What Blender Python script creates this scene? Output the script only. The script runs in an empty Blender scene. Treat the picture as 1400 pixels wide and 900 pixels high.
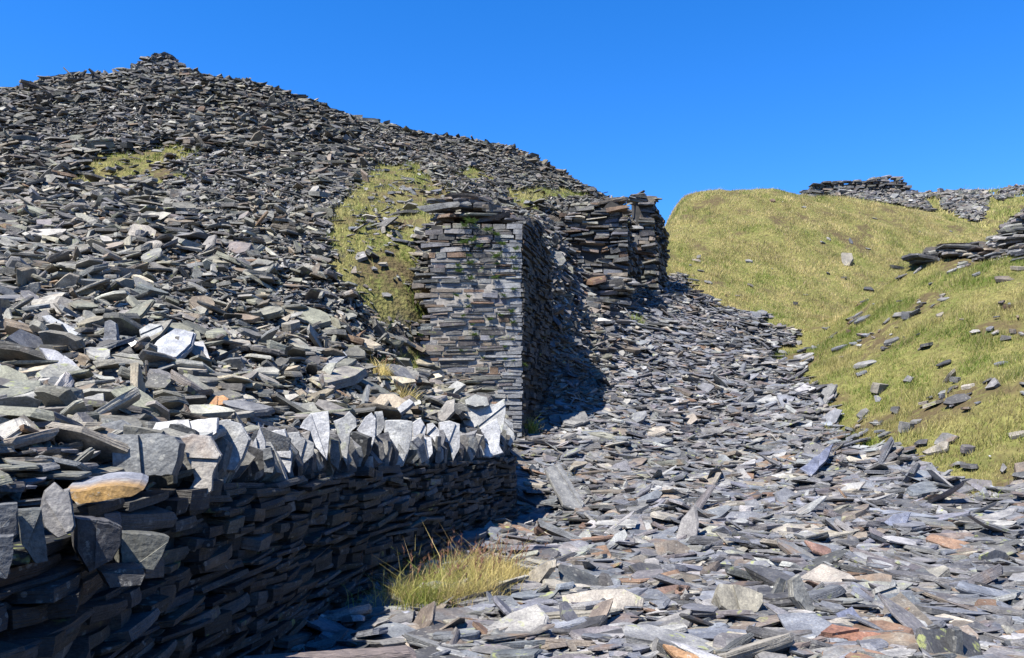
import bpy, math, random
import numpy as np
from mathutils import Vector

rng = np.random.default_rng(7)
random.seed(7)
PI = math.pi
COL = bpy.context.scene.collection

# ------------------------------------------------------------------ camera model
FPX, PU, PV = 1120.0, 700.0, 450.0
TH = math.radians(7.1)
CAM = np.array([0.0, 0.0, 1.6])
CT, ST = math.cos(TH), math.sin(TH)

def raydir(u, v):
    x = (np.asarray(u, float) - PU) / FPX
    h = (PV - np.asarray(v, float)) / FPX
    return np.stack([x, CT - h * ST, ST + h * CT], -1)

def P(u, v, Y):
    d = raydir(u, v)
    return CAM + d * (np.asarray(Y, float) / d[..., 1])[..., None]

def proj(x, y, z):
    x = np.asarray(x, float); y = np.asarray(y, float); z = np.asarray(z, float) - CAM[2]
    f = y * CT + z * ST
    h = -y * ST + z * CT
    f = np.where(f < 0.05, 0.05, f)
    return PU + FPX * x / f, PV - FPX * h / f

# ------------------------------------------------------------------ numeric helpers
TAB = rng.random((128, 128))
def vnoise(x, y):
    x = np.asarray(x, float); y = np.asarray(y, float)
    xi = np.floor(x).astype(int); yi = np.floor(y).astype(int)
    fx = x - xi; fy = y - yi
    fx = fx * fx * (3 - 2 * fx); fy = fy * fy * (3 - 2 * fy)
    a = TAB[xi & 127, yi & 127]; b = TAB[(xi + 1) & 127, yi & 127]
    c = TAB[xi & 127, (yi + 1) & 127]; d = TAB[(xi + 1) & 127, (yi + 1) & 127]
    return (a * (1 - fx) + b * fx) * (1 - fy) + (c * (1 - fx) + d * fx) * fy
def fbm(x, y, o=4):
    s = 0; a = .5
    for k in range(o):
        s = s + a * (vnoise(x * 2 ** k + 17.3 * k, y * 2 ** k + 5.1 * k) - .5); a *= .5
    return s
def sstep(a, b, x):
    t = np.clip((x - a) / (b - a), 0, 1); return t * t * (3 - 2 * t)

def inpoly(u, v, poly):
    u = np.asarray(u); v = np.asarray(v)
    r = np.zeros(np.broadcast(u, v).shape, bool)
    n = len(poly)
    for i in range(n):
        x1, y1 = poly[i]; x2, y2 = poly[(i + 1) % n]
        if y1 == y2: continue
        c = ((y1 > v) != (y2 > v)) & (u < (x2 - x1) * (v - y1) / (y2 - y1) + x1)
        r ^= c
    return r

class TPS:
    def __init__(s, pts, lam=0.02):
        p = np.array(pts, float); s.xy = p[:, :2]; n = len(p)
        A = s.k(s.xy[:, None] - s.xy[None]) + np.eye(n) * lam
        B = np.c_[np.ones(n), s.xy]
        M = np.block([[A, B], [B.T, np.zeros((3, 3))]])
        w = np.linalg.solve(M, np.r_[p[:, 2], 0, 0, 0]); s.w = w[:n]; s.a = w[n:]
    def k(s, d):
        r = np.sqrt((d ** 2).sum(-1)) ; return -r          # biharmonic-in-3D kernel: gentle, no overshoot
    def __call__(s, x, y):
        sh = np.shape(x); q = np.c_[np.ravel(x), np.ravel(y)]
        out = np.empty(len(q))
        for i in range(0, len(q), 20000):
            c = q[i:i + 20000]
            out[i:i + 20000] = s.k(c[:, None] - s.xy[None]) @ s.w + s.a[0] + c @ s.a[1:]
        return out.reshape(sh)

# ------------------------------------------------------------------ terrain
T_pts = []
def tp(*a):
    for u, v, Y in a: T_pts.append(P(u, v, Y))
crest = [(-300, 205, 30), (-120, 160, 31), (0, 133, 31), (50, 120, 31.5), (90, 112, 32), (140, 112, 32), (180, 108, 33),
         (203, 97, 33.5), (212, 92, 33.5), (230, 92, 33.5), (252, 104, 33.5), (300, 115, 34), (345, 120, 34), (380, 134, 35), (420, 154, 35.5), (480, 172, 36),
         (530, 188, 37), (580, 191, 37.5), (640, 200, 38), (690, 208, 39), (725, 220, 39.5), (750, 240, 40), (790, 268, 40), (835, 290, 40)]
tp(*crest)
for u, v, Y in crest:                       # falls away behind the crest
    q = P(u, v, Y); q2 = q * (1 + 7 / Y); T_pts.append(np.array([q2[0], q2[1], q[2] - 3.0]))
    q2 = q * (1 + 25 / Y); T_pts.append(np.array([q2[0], q2[1], q[2] - 9.0]))
tp((-300, 250, 25), (0, 200, 25), (100, 190, 25.5), (215, 165, 27), (340, 185, 27.5), (480, 225, 28), (600, 228, 30), (700, 235, 34), (760, 262, 35))
tp((-300, 330, 17), (0, 300, 17.5), (100, 262, 20.5), (150, 255, 21), (200, 238, 22), (260, 235, 22.5), (215, 300, 18.2), (340, 300, 18.8), (420, 270, 21), (480, 300, 19.5), (540, 240, 26),
   (560, 290, 21.5), (640, 262, 25), (720, 262, 29.5), (790, 283, 32))
tp((-300, 440, 11), (0, 400, 12), (215, 400, 12.6), (340, 400, 13.6), (480, 400, 15.3), (560, 400, 17.2), (640, 300, 19.5), (700, 300, 20.5), (745, 300, 25))
tp((-300, 510, 7.5), (0, 480, 8.6), (215, 480, 9.6), (340, 480, 10.8), (480, 480, 13), (545, 500, 15))
tp((-300, 600, 5), (0, 560, 5.9), (110, 560, 6.2), (215, 545, 7.4), (340, 535, 9.2), (480, 530, 11.6), (600, 542, 14.5), (690, 545, 16))
tp((590, 532, 16.6), (650, 537, 16.6), (700, 548, 16.4), (560, 505, 16.7), (640, 548, 15.3), (600, 530, 17.2), (690, 540, 17.2))
tp((-400, 700, 3), (0, 640, 3.7), (110, 640, 4.1), (200, 628, 4.7), (300, 622, 5.6), (380, 610, 6.6), (450, 604, 7.9), (550, 592, 9.8), (620, 585, 11.6), (690, 575, 14.2))
T_pts.append(np.array([-1.9, 0, 1.35])); T_pts.append(np.array([-1.9, -6, 1.35])); T_pts.append(np.array([-9, -3, 3.0])); T_pts.append(np.array([-9, 3, 3.4]))
R_pts = []
def rp(*a):
    for u, v, Y in a: R_pts.append(P(u, v, Y))
for x in (-6, -2, 2, 6):
    for y in (-8, -2, 2, 5): R_pts.append(np.array([x, y, 0.0 if y > -5 else -.3]))
rp((450, 842, 7.1), (550, 842, 7.1), (700, 838, 7.2), (1000, 836, 7.2), (1400, 832, 7.4), (1700, 820, 7.8))
rp((600, 770, 9.9), (720, 765, 10.1), (1000, 770, 9.6), (1300, 765, 9.6), (1600, 760, 9.8))
rp((730, 715, 13.6), (850, 712, 13.0), (1000, 712, 12.4), (1200, 715, 11.6), (1400, 705, 11.4), (1700, 690, 11.0))
rp((745, 650, 15.8), (860, 650, 15.6), (1000, 652, 15.4), (1150, 652, 14.8), (1270, 668, 13.4))
rp((740, 585, 18.2), (860, 590, 18.4), (1000, 590, 19), (1130, 600, 18))
rp((790, 520, 20.6), (860, 525, 21.2), (950, 525, 22.5), (1070, 520, 23))
rp((760, 470, 21.8), (800, 450, 23), (860, 460, 24.2), (930, 465, 25.5), (1010, 470, 26.5), (1065, 480, 25.5))
rp((765, 350, 25.6), (765, 415, 23.8), (815, 412, 25.3), (850, 408, 26.2), (890, 420, 27.5), (925, 405, 30), (985, 430, 30), (1050, 442, 30))
# mound
rp((915, 385, 33), (960, 395, 33), (1040, 410, 33), (1100, 430, 33), (1150, 420, 34), (1200, 385, 37), (1260, 345, 41), (1330, 335, 42))
rp((920, 330, 38.5), (1000, 335, 38.5), (1100, 345, 38.5), (1200, 335, 41))
rp((900, 288, 45), (920, 276, 45), (940, 267, 46), (970, 261, 46.5), (1030, 259, 47), (1100, 266, 48), (1160, 275, 49), (1240, 288, 49.5), (1300, 300, 50), (1350, 318, 49), (1385, 335, 47))
for u, v, Y in [(900, 290, 45), (970, 260, 46.5), (1100, 266, 48), (1240, 288, 49.5), (1350, 318, 49)]:
    q = P(u, v, Y); q2 = q * (1 + 7 / Y); R_pts.append(np.array([q2[0], q2[1], q[2] - 2.2]))
# bank on the right
rp((1140, 595, 18.6), (1150, 520, 20.5), (1110, 480, 24.5), (1180, 430, 25.5), (1220, 385, 26), (1262, 352, 26), (1330, 342, 25), (1400, 345, 22.5), (1700, 330, 22))
rp((1290, 660, 13.8), (1400, 685, 11.8), (1290, 520, 17.5), (1290, 430, 21), (1400, 520, 15), (1400, 420, 18.6), (1600, 520, 14), (1600, 650, 11.3), (1230, 470, 20.5))
for u, v, Y in [(1262, 352, 26), (1330, 342, 25), (1400, 345, 22.5), (1700, 330, 22)]:
    q = P(u, v, Y); R_pts.append(np.array([q[0] + .7, q[1] + 2.2, q[2] - .5])); R_pts.append(np.array([q[0] + 2, q[1] + 6, q[2] - 1.6]))
for u, v, Y in [(1110, 480, 24.5), (1145, 455, 25), (1180, 430, 25.5), (1220, 385, 26)]:
    q = P(u, v, Y); R_pts.append(np.array([q[0], q[1] + 2.6, q[2] - .35]))
# far ridge
rp((1115, 262, 74), (1180, 266, 74), (1240, 268, 75), (1300, 270, 78), (1340, 269, 78), (1400, 262, 76), (1500, 240, 76), (1700, 230, 76))
rp((1150, 285, 66), (1240, 296, 66), (1310, 318, 62), (1400, 285, 66), (1380, 320, 57), (1600, 290, 60))
for u, v, Y in [(1115, 262, 74), (1240, 268, 75), (1400, 262, 76), (1700, 230, 76)]:
    q = P(u, v, Y); q2 = q * (1 + 12 / Y); R_pts.append(np.array([q2[0], q2[1], q[2] - 4]))
for x, y, z in [(-40, 70, 4), (-5, 65, 7), (15, 75, 11), (-60, 20, 4), (60, 10, 3), (70, 50, 12), (0, 120, 3), (60, 120, 6), (-80, 80, 0), (0, -40, -3), (60, -40, -2), (-60, -40, 0), (12, 0, .2), (25, 6, 2.5)]:
    R_pts.append(np.array([x, y, z], float))
FT, FR = TPS(T_pts, 0.0), TPS(R_pts, 0.0)

YB = [-9, 2.5, 3.3, 4.0, 4.9, 5.8, 7, 8.8, 10.6, 13.6, 14.4, 15.5, 17, 20, 21.5, 25.6, 25.9, 26.35, 26.5, 28.9, 29.2, 29.4, 34, 42, 60, 200]
XB = [-1.62, -1.62, -1.72, -1.78, -1.75, -1.66, -1.56, -1.18, -.76, 0, .1, -.2, -.5, .15, .6, .9, 1.0, 1.1, 3.6, 4.0, 4.1, 5.2, 5.3, 6, 7, 7]
SB_Y = [0, 19.8, 20.6, 25.5, 26, 29, 30, 34, 45]; SB = [.2, .25, 1.7, 1.7, .5, .3, .4, 1.5, 4]
def tmask(x, y):
    d = np.interp(y, YB, XB) - .22 - x
    return sstep(-np.interp(y, SB_Y, SB), 0, d)
def H(x, y, rough=True):
    x = np.asarray(x, float); y = np.asarray(y, float)
    m = tmask(x, y)
    h = FT(x, y) * m + FR(x, y) * (1 - m)
    if rough:
        near = sstep(90, 55, np.hypot(x, y - 20))
        amp = np.where((m > .5) & (y > 24), .42, np.where(y < 30, .30, .5)) * near
        h = h + amp * fbm(x * .45, y * .45, 4) * np.clip(np.hypot(x, y) / 12, .25, 1) * 1.1
    return h
def Hn(x, y, e=.25):
    h = H(x, y); hx = (H(x + e, y) - h) / e; hy = (H(x, y + e) - h) / e
    n = np.stack([-hx, -hy, np.ones_like(hx)], -1)
    return h, n / np.linalg.norm(n, axis=-1, keepdims=True)
YS = np.r_[np.arange(1.5, 20, .06), np.arange(20, 100, .2)]
def hit(u, v):
    """first point of the terrain seen through a pixel"""
    p = P(u, v, YS); h = H(p[:, 0], p[:, 1])
    k = np.where(p[:, 2] <= h)[0]
    k = k[0] if len(k) else len(YS) - 1
    return np.array([p[k, 0], p[k, 1], h[k]])

# zones, as outlined on the photograph and carried onto the ground
G_LEFT = [[(475, 260), (520, 225), (560, 222), (600, 245), (625, 270), (600, 285), (590, 310), (575, 350), (580, 400), (575, 440), (530, 438), (480, 405), (450, 380), (435, 350), (440, 320), (462, 300), (455, 275)],
          [(95, 248), (110, 225), (160, 208), (215, 200), (262, 200), (270, 210), (235, 222), (255, 240), (220, 250), (170, 246), (120, 256)],
          [(690, 262), (720, 256), (770, 257), (800, 268), (790, 276), (740, 274), (735, 292), (700, 285)],
          [(630, 225), (670, 235), (675, 250), (640, 245)],
          [(500, 500), (560, 470), (565, 520), (520, 520)]]
SLATE_R = [(700, 1300), (300, 1300), (300, 700), (690, 640), (700, 480), (740, 300), (860, 300), (905, 375), (935, 380), (950, 395), (975, 408), (968, 425), (1000, 425), (1045, 433), (1078, 455), (1068, 480), (1045, 500),
           (1075, 500), (1095, 520), (1118, 555), (1135, 580), (1150, 605), (1195, 612), (1255, 640), (1292, 662), (1310, 690), (1350, 690), (1400, 672), (1700, 690), (2600, 900), (2600, 2500)]
SL_FAR = [[(1095, 262), (1130, 240), (1240, 240), (1262, 258), (1300, 262), (1345, 262), (1352, 268), (1348, 288), (1340, 305), (1320, 300), (1290, 285), (1282, 268), (1265, 272), (1275, 290), (1200, 275), (1110, 266)],
          [(1360, 270), (1400, 245), (1420, 255), (1370, 275)],
          [(1372, 325), (1378, 305), (1400, 288), (1700, 230), (1700, 330), (1400, 345), (1255, 352), (1255, 338)]]
def bare(x, y): return .10 * (np.asarray(y) < 28) + fbm(x * .8 + 77, y * .8 + 12, 3) + .35 * fbm(x * 3, y * 3, 2)
def grassmask(x, y, z, jit=True):
    """1 where grass grows"""
    u, v = proj(x, y, z)
    if jit:
        s = FPX / np.maximum(y, 3) * .9
        u = u + fbm(x * 1.1 + 9, y * 1.1, 3) * s * 1.5; v = v + fbm(x * 1.1, y * 1.1 + 31, 3) * s * .6
    m = tmask(x, y) > .5
    g = np.zeros(np.shape(x), bool)
    for p in G_LEFT: g |= inpoly(u, v, p)
    gr = ~inpoly(u, v, SLATE_R)
    for p in SL_FAR: gr &= ~inpoly(u, v, p)
    gr &= (np.asarray(y) > 8.5)
    return np.where(m, g, gr)

# ------------------------------------------------------------------ mesh building
def raw_mesh(name, verts, sizes, loops, attrs=None, smooth=False):
    me = bpy.data.meshes.new(name)
    verts = np.ascontiguousarray(verts, np.float32).reshape(-1, 3)
    loops = np.ascontiguousarray(loops, np.int32).ravel(); sizes = np.ascontiguousarray(sizes, np.int32)
    me.vertices.add(len(verts)); me.vertices.foreach_set('co', verts.ravel())
    me.loops.add(len(loops)); me.loops.foreach_set('vertex_index', loops)
    me.polygons.add(len(sizes))
    st = np.zeros(len(sizes), np.int32); st[1:] = np.cumsum(sizes)[:-1]
    me.polygons.foreach_set('loop_start', st)
    me.polygons.foreach_set('use_smooth', np.full(len(sizes), smooth))
    me.update(calc_edges=True)
    for k, a in (attrs or {}).items():
        a = np.ascontiguousarray(a, np.float32)
        if a.ndim == 2 and a.shape[1] == 4:
            at = me.attributes.new(k, 'FLOAT_COLOR', 'POINT'); at.data.foreach_set('color', a.ravel())
        elif a.ndim == 2:
            at = me.attributes.new(k, 'FLOAT_VECTOR', 'POINT'); at.data.foreach_set('vector', a.ravel())
        else:
            at = me.attributes.new(k, 'FLOAT', 'POINT'); at.data.foreach_set('value', a)
    return me

def link(name, me, mat=None, parent=None, **props):
    o = bpy.data.objects.new(name, me); COL.objects.link(o)
    if mat is not None and me is not None and not me.materials: me.materials.append(mat)
    if parent is not None: o.parent = parent
    for k, v in props.items(): o[k] = v
    if 'category' in props and 'kind' not in props: o['kind'] = 'thing'
    return o

class Slabs:
    """arrays of slab verts: (N, R*n, 3); ring r from bottom to top"""
    def __init__(s): s.v = []; s.sz = []; s.lp = []; s.c = []; s.lc = []; s.nv = 0; s.own = []; s.cnt = 0
    def add(s, V, n, R, C, LC, ids=None):
        N = len(V); base = s.nv + np.arange(N)[:, None] * (n * R)
        top = base + (R - 1) * n + np.arange(n)[None]; bot = base + np.arange(n)[::-1][None]
        lp = [bot, top]; sz = [n, n]
        for r in range(R - 1):
            for i in range(n):
                j = (i + 1) % n
                lp.append(base + np.array([[r * n + i, r * n + j, (r + 1) * n + j, (r + 1) * n + i]])); sz.append(4)
        s.v.append(V.reshape(-1, 3)); s.lp.append(np.concatenate(lp, 1).ravel()); s.sz.append(np.tile(sz, N))
        s.c.append(C if len(C) == N * n * R and len(C) != N else np.repeat(C, n * R, 0)); s.lc.append(LC.reshape(-1, 3))
        ids = np.arange(N) + s.cnt if ids is None else ids
        s.own.append(np.repeat(ids, len(sz))); s.cnt += N
        s.nv += N * n * R
    def mesh(s, name):
        return raw_mesh(name, np.concatenate(s.v), np.concatenate(s.sz), np.concatenate(s.lp), {'tint': np.concatenate(s.c), 'lc': np.concatenate(s.lc)})

def make_slabs(cen, L, W, T, X, Z, n=6, R=2, p=6., jag=.12, rect=False, shear=.12, wedge=.25):
    """cen (N,3); L,W,T (N,); X = long axis, Z = face normal. returns V, LC (local coords + random offset)"""
    N = len(cen)
    Z = Z / np.linalg.norm(Z, axis=1, keepdims=True)
    Yv = np.cross(Z, X); Yv /= np.linalg.norm(Yv, axis=1, keepdims=True); Xv = np.cross(Yv, Z)
    if rect:
        ang = np.array([PI / 4, 3 * PI / 4, 5 * PI / 4, 7 * PI / 4])
        extra = np.linspace(0, 2 * PI, n - 4, endpoint=False) + .13 if n > 4 else np.array([])
        ang = np.sort(np.r_[ang, extra])[None] + rng.normal(0, .035, (N, n))
    else:
        ang = (np.arange(n)[None] + rng.uniform(-.46, .46, (N, n))) * 2 * PI / n + rng.uniform(0, 2 * PI, (N, 1))
    c, sn = np.cos(ang), np.sin(ang)
    r = 1 / (np.abs(c) ** p + np.abs(sn) ** p) ** (1 / p) * (1 + rng.uniform(-jag, jag * .6, (N, n)))
    if not rect:                              # taper one end, so that outlines are wedges and blades too
        tp_ = rng.uniform(-.45, .45, (N, 1)); px = r * c; py = r * sn * (1 + tp_ * px) + rng.uniform(-.35, .35, (N, 1)) * px
    else: px, py = r * c, r * sn
    V = np.empty((N, R * n, 3))
    sx, sy = rng.normal(0, shear, (N, 1)), rng.normal(0, shear, (N, 1))
    wx, wy = rng.normal(0, wedge, (N, 1)), rng.normal(0, wedge, (N, 1))
    for k in range(R):
        t = k / (R - 1); f = 1.0
        if R > 2: f = {0: .96, R - 1: .975}.get(k, 1.0)
        jj = 1 + rng.uniform(-.04, .04, (N, n)) * (1 if R > 2 else .8)
        qx = (px * f * jj + sx * (t - .5)) * L[:, None] / 2; qy = (py * f * jj + sy * (t - .5)) * W[:, None] / 2
        zz = (t - .5) * T[:, None] * (1 + wx * px * .5 + wy * py * .5)
        if R > 2 and 0 < k < R - 1: zz = zz + rng.uniform(-.06, .06, (N, n)) * T[:, None]
        V[:, k * n:(k + 1) * n] = np.stack([qx, qy, zz], -1)
    off = rng.uniform(0, 60, (N, 1, 3))
    LC = V + off
    Wd = V[..., 0:1] * Xv[:, None] + V[..., 1:2] * Yv[:, None] + V[..., 2:3] * Z[:, None] + cen[:, None]
    return Wd, LC

# slate colours: name, rgb
PAL = [('mid-grey', (.188, .186, .186)), ('dark-grey', (.085, .086, .09)), ('pale-grey', (.31, .31, .31)), ('bluish-grey', (.17, .18, .205)),
       ('greenish-grey', (.19, .195, .17)), ('rust-brown', (.21, .135, .09)), ('brownish-grey', (.20, .168, .14)), ('purplish-grey', (.175, .16, .172)), ('cream-grey', (.34, .315, .27))]
PALC = np.array([c for _, c in PAL])
def colours(N, w, jit=.16):
    w = np.array(w, float); idx = rng.choice(len(PAL), N, p=w / w.sum())
    c = PALC[idx] * np.exp(rng.normal(0, jit, (N, 1))) * (1 + rng.normal(0, .018, (N, 3)))
    return idx, np.clip(c, .02, .7)
W_TIP = [30, 14, 16, 10, 14, 1.5, 9, 2, 8]
W_FLOOR = [28, 14, 14, 30, 1, 2.2, 8, 4, 6]
W_WALL = [30, 20, 12, 12, 6, 6, 12, 4, 3]

# ------------------------------------------------------------------ materials
KA = .50      # slate, turf and lime are dark in full sun: the picture is exposed for them
def newmat(name):
    m = bpy.data.materials.new(name); m.use_nodes = True
    nt = m.node_tree; nt.nodes.clear()
    out = nt.nodes.new('ShaderNodeOutputMaterial'); b = nt.nodes.new('ShaderNodeBsdfPrincipled')
    nt.links.new(b.outputs[0], out.inputs['Surface'])
    return m, nt, b, out
def N_(nt, t, **kw):
    n = nt.nodes.new(t)
    for k, v in kw.items():
        if k in n.inputs.keys(): n.inputs[k].default_value = v
        else: setattr(n, k, v)
    return n
def mixc(nt, fac, a, b, mode='MIX'):
    m = nt.nodes.new('ShaderNodeMix'); m.data_type = 'RGBA'; m.blend_type = mode
    for sock, val in ((m.inputs[0], fac), (m.inputs[6], a), (m.inputs[7], b)):
        if isinstance(val, bpy.types.NodeSocket): nt.links.new(val, sock)
        elif isinstance(val, tuple): sock.default_value = (*val, 1)
        else: sock.default_value = val
    return m.outputs[2]
def mrange(nt, x, a, b, c=0., d=1.):
    m = nt.nodes.new('ShaderNodeMapRange'); nt.links.new(x, m.inputs[0])
    for i, v in enumerate((a, b, c, d)): m.inputs[i + 1].default_value = v
    return m.outputs[0]
def math_(nt, op, a, b=None):
    m = nt.nodes.new('ShaderNodeMath'); m.operation = op
    for i, v in enumerate((a, b)):
        if v is None: continue
        if isinstance(v, bpy.types.NodeSocket): nt.links.new(v, m.inputs[i])
        else: m.inputs[i].default_value = v
    return m.outputs[0]

def slate_material(name, rough=.62, speck=1.0, spec=.35):
    m, nt, b, out = newmat(name)
    at = N_(nt, 'ShaderNodeAttribute', attribute_name='tint'); lc = N_(nt, 'ShaderNodeAttribute', attribute_name='lc')
    co = lc.outputs['Vector']
    def noise(scale, det=4., stretch=None, r=.6):
        src = co
        if stretch:
            mp = N_(nt, 'ShaderNodeVectorMath', operation='MULTIPLY'); nt.links.new(co, mp.inputs[0]); mp.inputs[1].default_value = stretch; src = mp.outputs[0]
        n = N_(nt, 'ShaderNodeTexNoise'); n.inputs['Scale'].default_value = scale; n.inputs['Detail'].default_value = det; n.inputs['Roughness'].default_value = r
        nt.links.new(src, n.inputs['Vector']); return n.outputs['Fac']
    big = noise(4.5, 4); fine = noise(26, 4, r=.7); lay = noise(7, 3, (1, 1, 22)); grain = noise(55, 3, r=.75)
    c = mixc(nt, 1.0, at.outputs['Color'], mixc(nt, mrange(nt, big, .3, .7), (.6, .6, .61), (1.42, 1.41, 1.39)), 'MULTIPLY')
    c = mixc(nt, 1.0, c, mixc(nt, mrange(nt, grain, .36, .64), (.72, .72, .73), (1.3, 1.3, 1.28)), 'MULTIPLY')
    vo = N_(nt, 'ShaderNodeTexVoronoi', Scale=17.); nt.links.new(co, vo.inputs['Vector']); vr = N_(nt, 'ShaderNodeSeparateColor'); nt.links.new(vo.outputs['Color'], vr.inputs[0])
    dot = math_(nt, 'MULTIPLY', math_(nt, 'LESS_THAN', vo.outputs['Distance'], math_(nt, 'MULTIPLY', vr.outputs[0], .36)), math_(nt, 'GREATER_THAN', vr.outputs[1], .62))
    c = mixc(nt, math_(nt, 'MULTIPLY', dot, .42 * speck), c, (.40, .40, .37))
    c = mixc(nt, 1.0, c, mixc(nt, mrange(nt, lay, .35, .65), (.8, .8, .82), (1.18, 1.17, 1.14)), 'MULTIPLY')
    # pale crustose lichen spots
    pl = math_(nt, 'MULTIPLY', mrange(nt, fine, .58, .66), mrange(nt, big, .45, .62))
    c = mixc(nt, math_(nt, 'MULTIPLY', pl, .6 * speck), c, (.46, .45, .41))
    # yellow-green map lichen and rust stain, per stone amount in alpha
    nl = noise(9, 3); al = at.outputs['Alpha']
    yl = math_(nt, 'MULTIPLY', mrange(nt, nl, .60, .66), mrange(nt, al, .72, .95))
    c = mixc(nt, math_(nt, 'MULTIPLY', yl, .7), c, (.36, .40, .13))
    ru = math_(nt, 'MULTIPLY', mrange(nt, noise(3.2, 3), .52, .68), mrange(nt, al, .28, .05))
    c = mixc(nt, math_(nt, 'MULTIPLY', ru, .65), c, (.27, .165, .09))
    c = mixc(nt, 1.0, c, (KA, KA, KA * .99), 'MULTIPLY')
    nt.links.new(c, b.inputs['Base Color'])
    nt.links.new(mrange(nt, fine, .3, .7, rough - .12, rough + .15), b.inputs['Roughness'])
    b.inputs['Specular IOR Level'].default_value = spec
    h = math_(nt, 'ADD', math_(nt, 'MULTIPLY', lay, .9), math_(nt, 'ADD', math_(nt, 'MULTIPLY', fine, .35), math_(nt, 'MULTIPLY', big, .8)))
    bp = N_(nt, 'ShaderNodeBump', Strength=.75, Distance=.022); nt.links.new(h, bp.inputs['Height']); nt.links.new(bp.outputs[0], b.inputs['Normal'])
    return m
M_SLATE = slate_material('slate')
M_FACE = slate_material('weathered slate face', .6, 1.5, .4)

def blade_material():
    m, nt, b, out = newmat('grass blades')
    at = N_(nt, 'ShaderNodeAttribute', attribute_name='tint')
    nt.links.new(at.outputs['Color'], b.inputs['Base Color']); b.inputs['Roughness'].default_value = .55; b.inputs['Specular IOR Level'].default_value = .25
    tr = N_(nt, 'ShaderNodeBsdfTranslucent'); nt.links.new(at.outputs['Color'], tr.inputs['Color'])
    mx = N_(nt, 'ShaderNodeMixShader'); mx.inputs[0].default_value = .35
    nt.links.new(b.outputs[0], mx.inputs[1]); nt.links.new(tr.outputs[0], mx.inputs[2]); nt.links.new(mx.outputs[0], out.inputs['Surface'])
    return m
M_BLADE = blade_material()

def ground_material():
    m, nt, b, out = newmat('ground')
    tc = N_(nt, 'ShaderNodeTexCoord'); co = tc.outputs['Object']
    g = N_(nt, 'ShaderNodeAttribute', attribute_name='grass')
    def noise(s, d=5., r=.6):
        n = N_(nt, 'ShaderNodeTexNoise'); n.inputs['Scale'].default_value = s; n.inputs['Detail'].default_value = d; n.inputs['Roughness'].default_value = r
        nt.links.new(co, n.inputs['Vector']); return n.outputs['Fac']
    v = N_(nt, 'ShaderNodeTexVoronoi', Scale=11.); nt.links.new(co, v.inputs['Vector'])
    chips = mixc(nt, mrange(nt, noise(30), .35, .65), (.045, .043, .041), (.15, .143, .135))
    chips = mixc(nt, mrange(nt, noise(.8), .45, .65), chips, (.15, .115, .085))
    gr = mixc(nt, mrange(nt, noise(1.3), .38, .62), (.19, .22, .055), (.34, .32, .11))
    gr = mixc(nt, mrange(nt, noise(7), .35, .7), gr, (.15, .13, .05))
    gr = mixc(nt, mrange(nt, noise(3.3), .62, .72), gr, (.075, .05, .03))
    so = N_(nt, 'ShaderNodeAttribute', attribute_name='soil'); gr = mixc(nt, math_(nt, 'MULTIPLY', so.outputs['Fac'], mrange(nt, noise(4), .35, .5)), gr, (.13, .10, .05))
    c = mixc(nt, mrange(nt, g.outputs['Fac'], .3, .7), chips, gr)
    c = mixc(nt, 1.0, c, (KA, KA, KA), 'MULTIPLY')
    nt.links.new(c, b.inputs['Base Color']); b.inputs['Roughness'].default_value = .9; b.inputs['Specular IOR Level'].default_value = .15
    bp = N_(nt, 'ShaderNodeBump', Strength=.9, Distance=.08)
    nt.links.new(math_(nt, 'ADD', noise(9), math_(nt, 'MULTIPLY', v.outputs['Distance'], .5)), bp.inputs['Height']); nt.links.new(bp.outputs[0], b.inputs['Normal'])
    return m
M_GROUND = ground_material()

def plain(name, col, rough=.8, var=.4, scale=8., bump=.4, stretch=(1, 1, 1)):
    m, nt, b, out = newmat(name)
    tc = N_(nt, 'ShaderNodeTexCoord')
    mp = N_(nt, 'ShaderNodeVectorMath', operation='MULTIPLY'); nt.links.new(tc.outputs['Object'], mp.inputs[0]); mp.inputs[1].default_value = stretch
    n = N_(nt, 'ShaderNodeTexNoise'); n.inputs['Scale'].default_value = scale; n.inputs['Detail'].default_value = 6; nt.links.new(mp.outputs[0], n.inputs['Vector'])
    col = tuple(c * KA for c in col); lo = tuple(c * (1 - var) for c in col); hi = tuple(min(1, c * (1 + var)) for c in col)
    nt.links.new(mixc(nt, mrange(nt, n.outputs['Fac'], .3, .7), lo, hi), b.inputs['Base Color']); b.inputs['Roughness'].default_value = rough
    bp = N_(nt, 'ShaderNodeBump', Strength=bump, Distance=.02); nt.links.new(n.outputs['Fac'], bp.inputs['Height']); nt.links.new(bp.outputs[0], b.inputs['Normal'])
    return m
M_CORE = plain('wall hearting', (.05, .048, .045), .95)
M_MORTAR = plain('lime mortar', (.40, .37, .33), .9, .35, 14)
M_WOOD = plain('weathered timber', (.19, .155, .15), .8, .55, 9, .8, (1.2, 14, 14))
M_QUARTZ = plain('white quartz', (.66, .65, .62), .5, .2, 12, .6)

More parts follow.
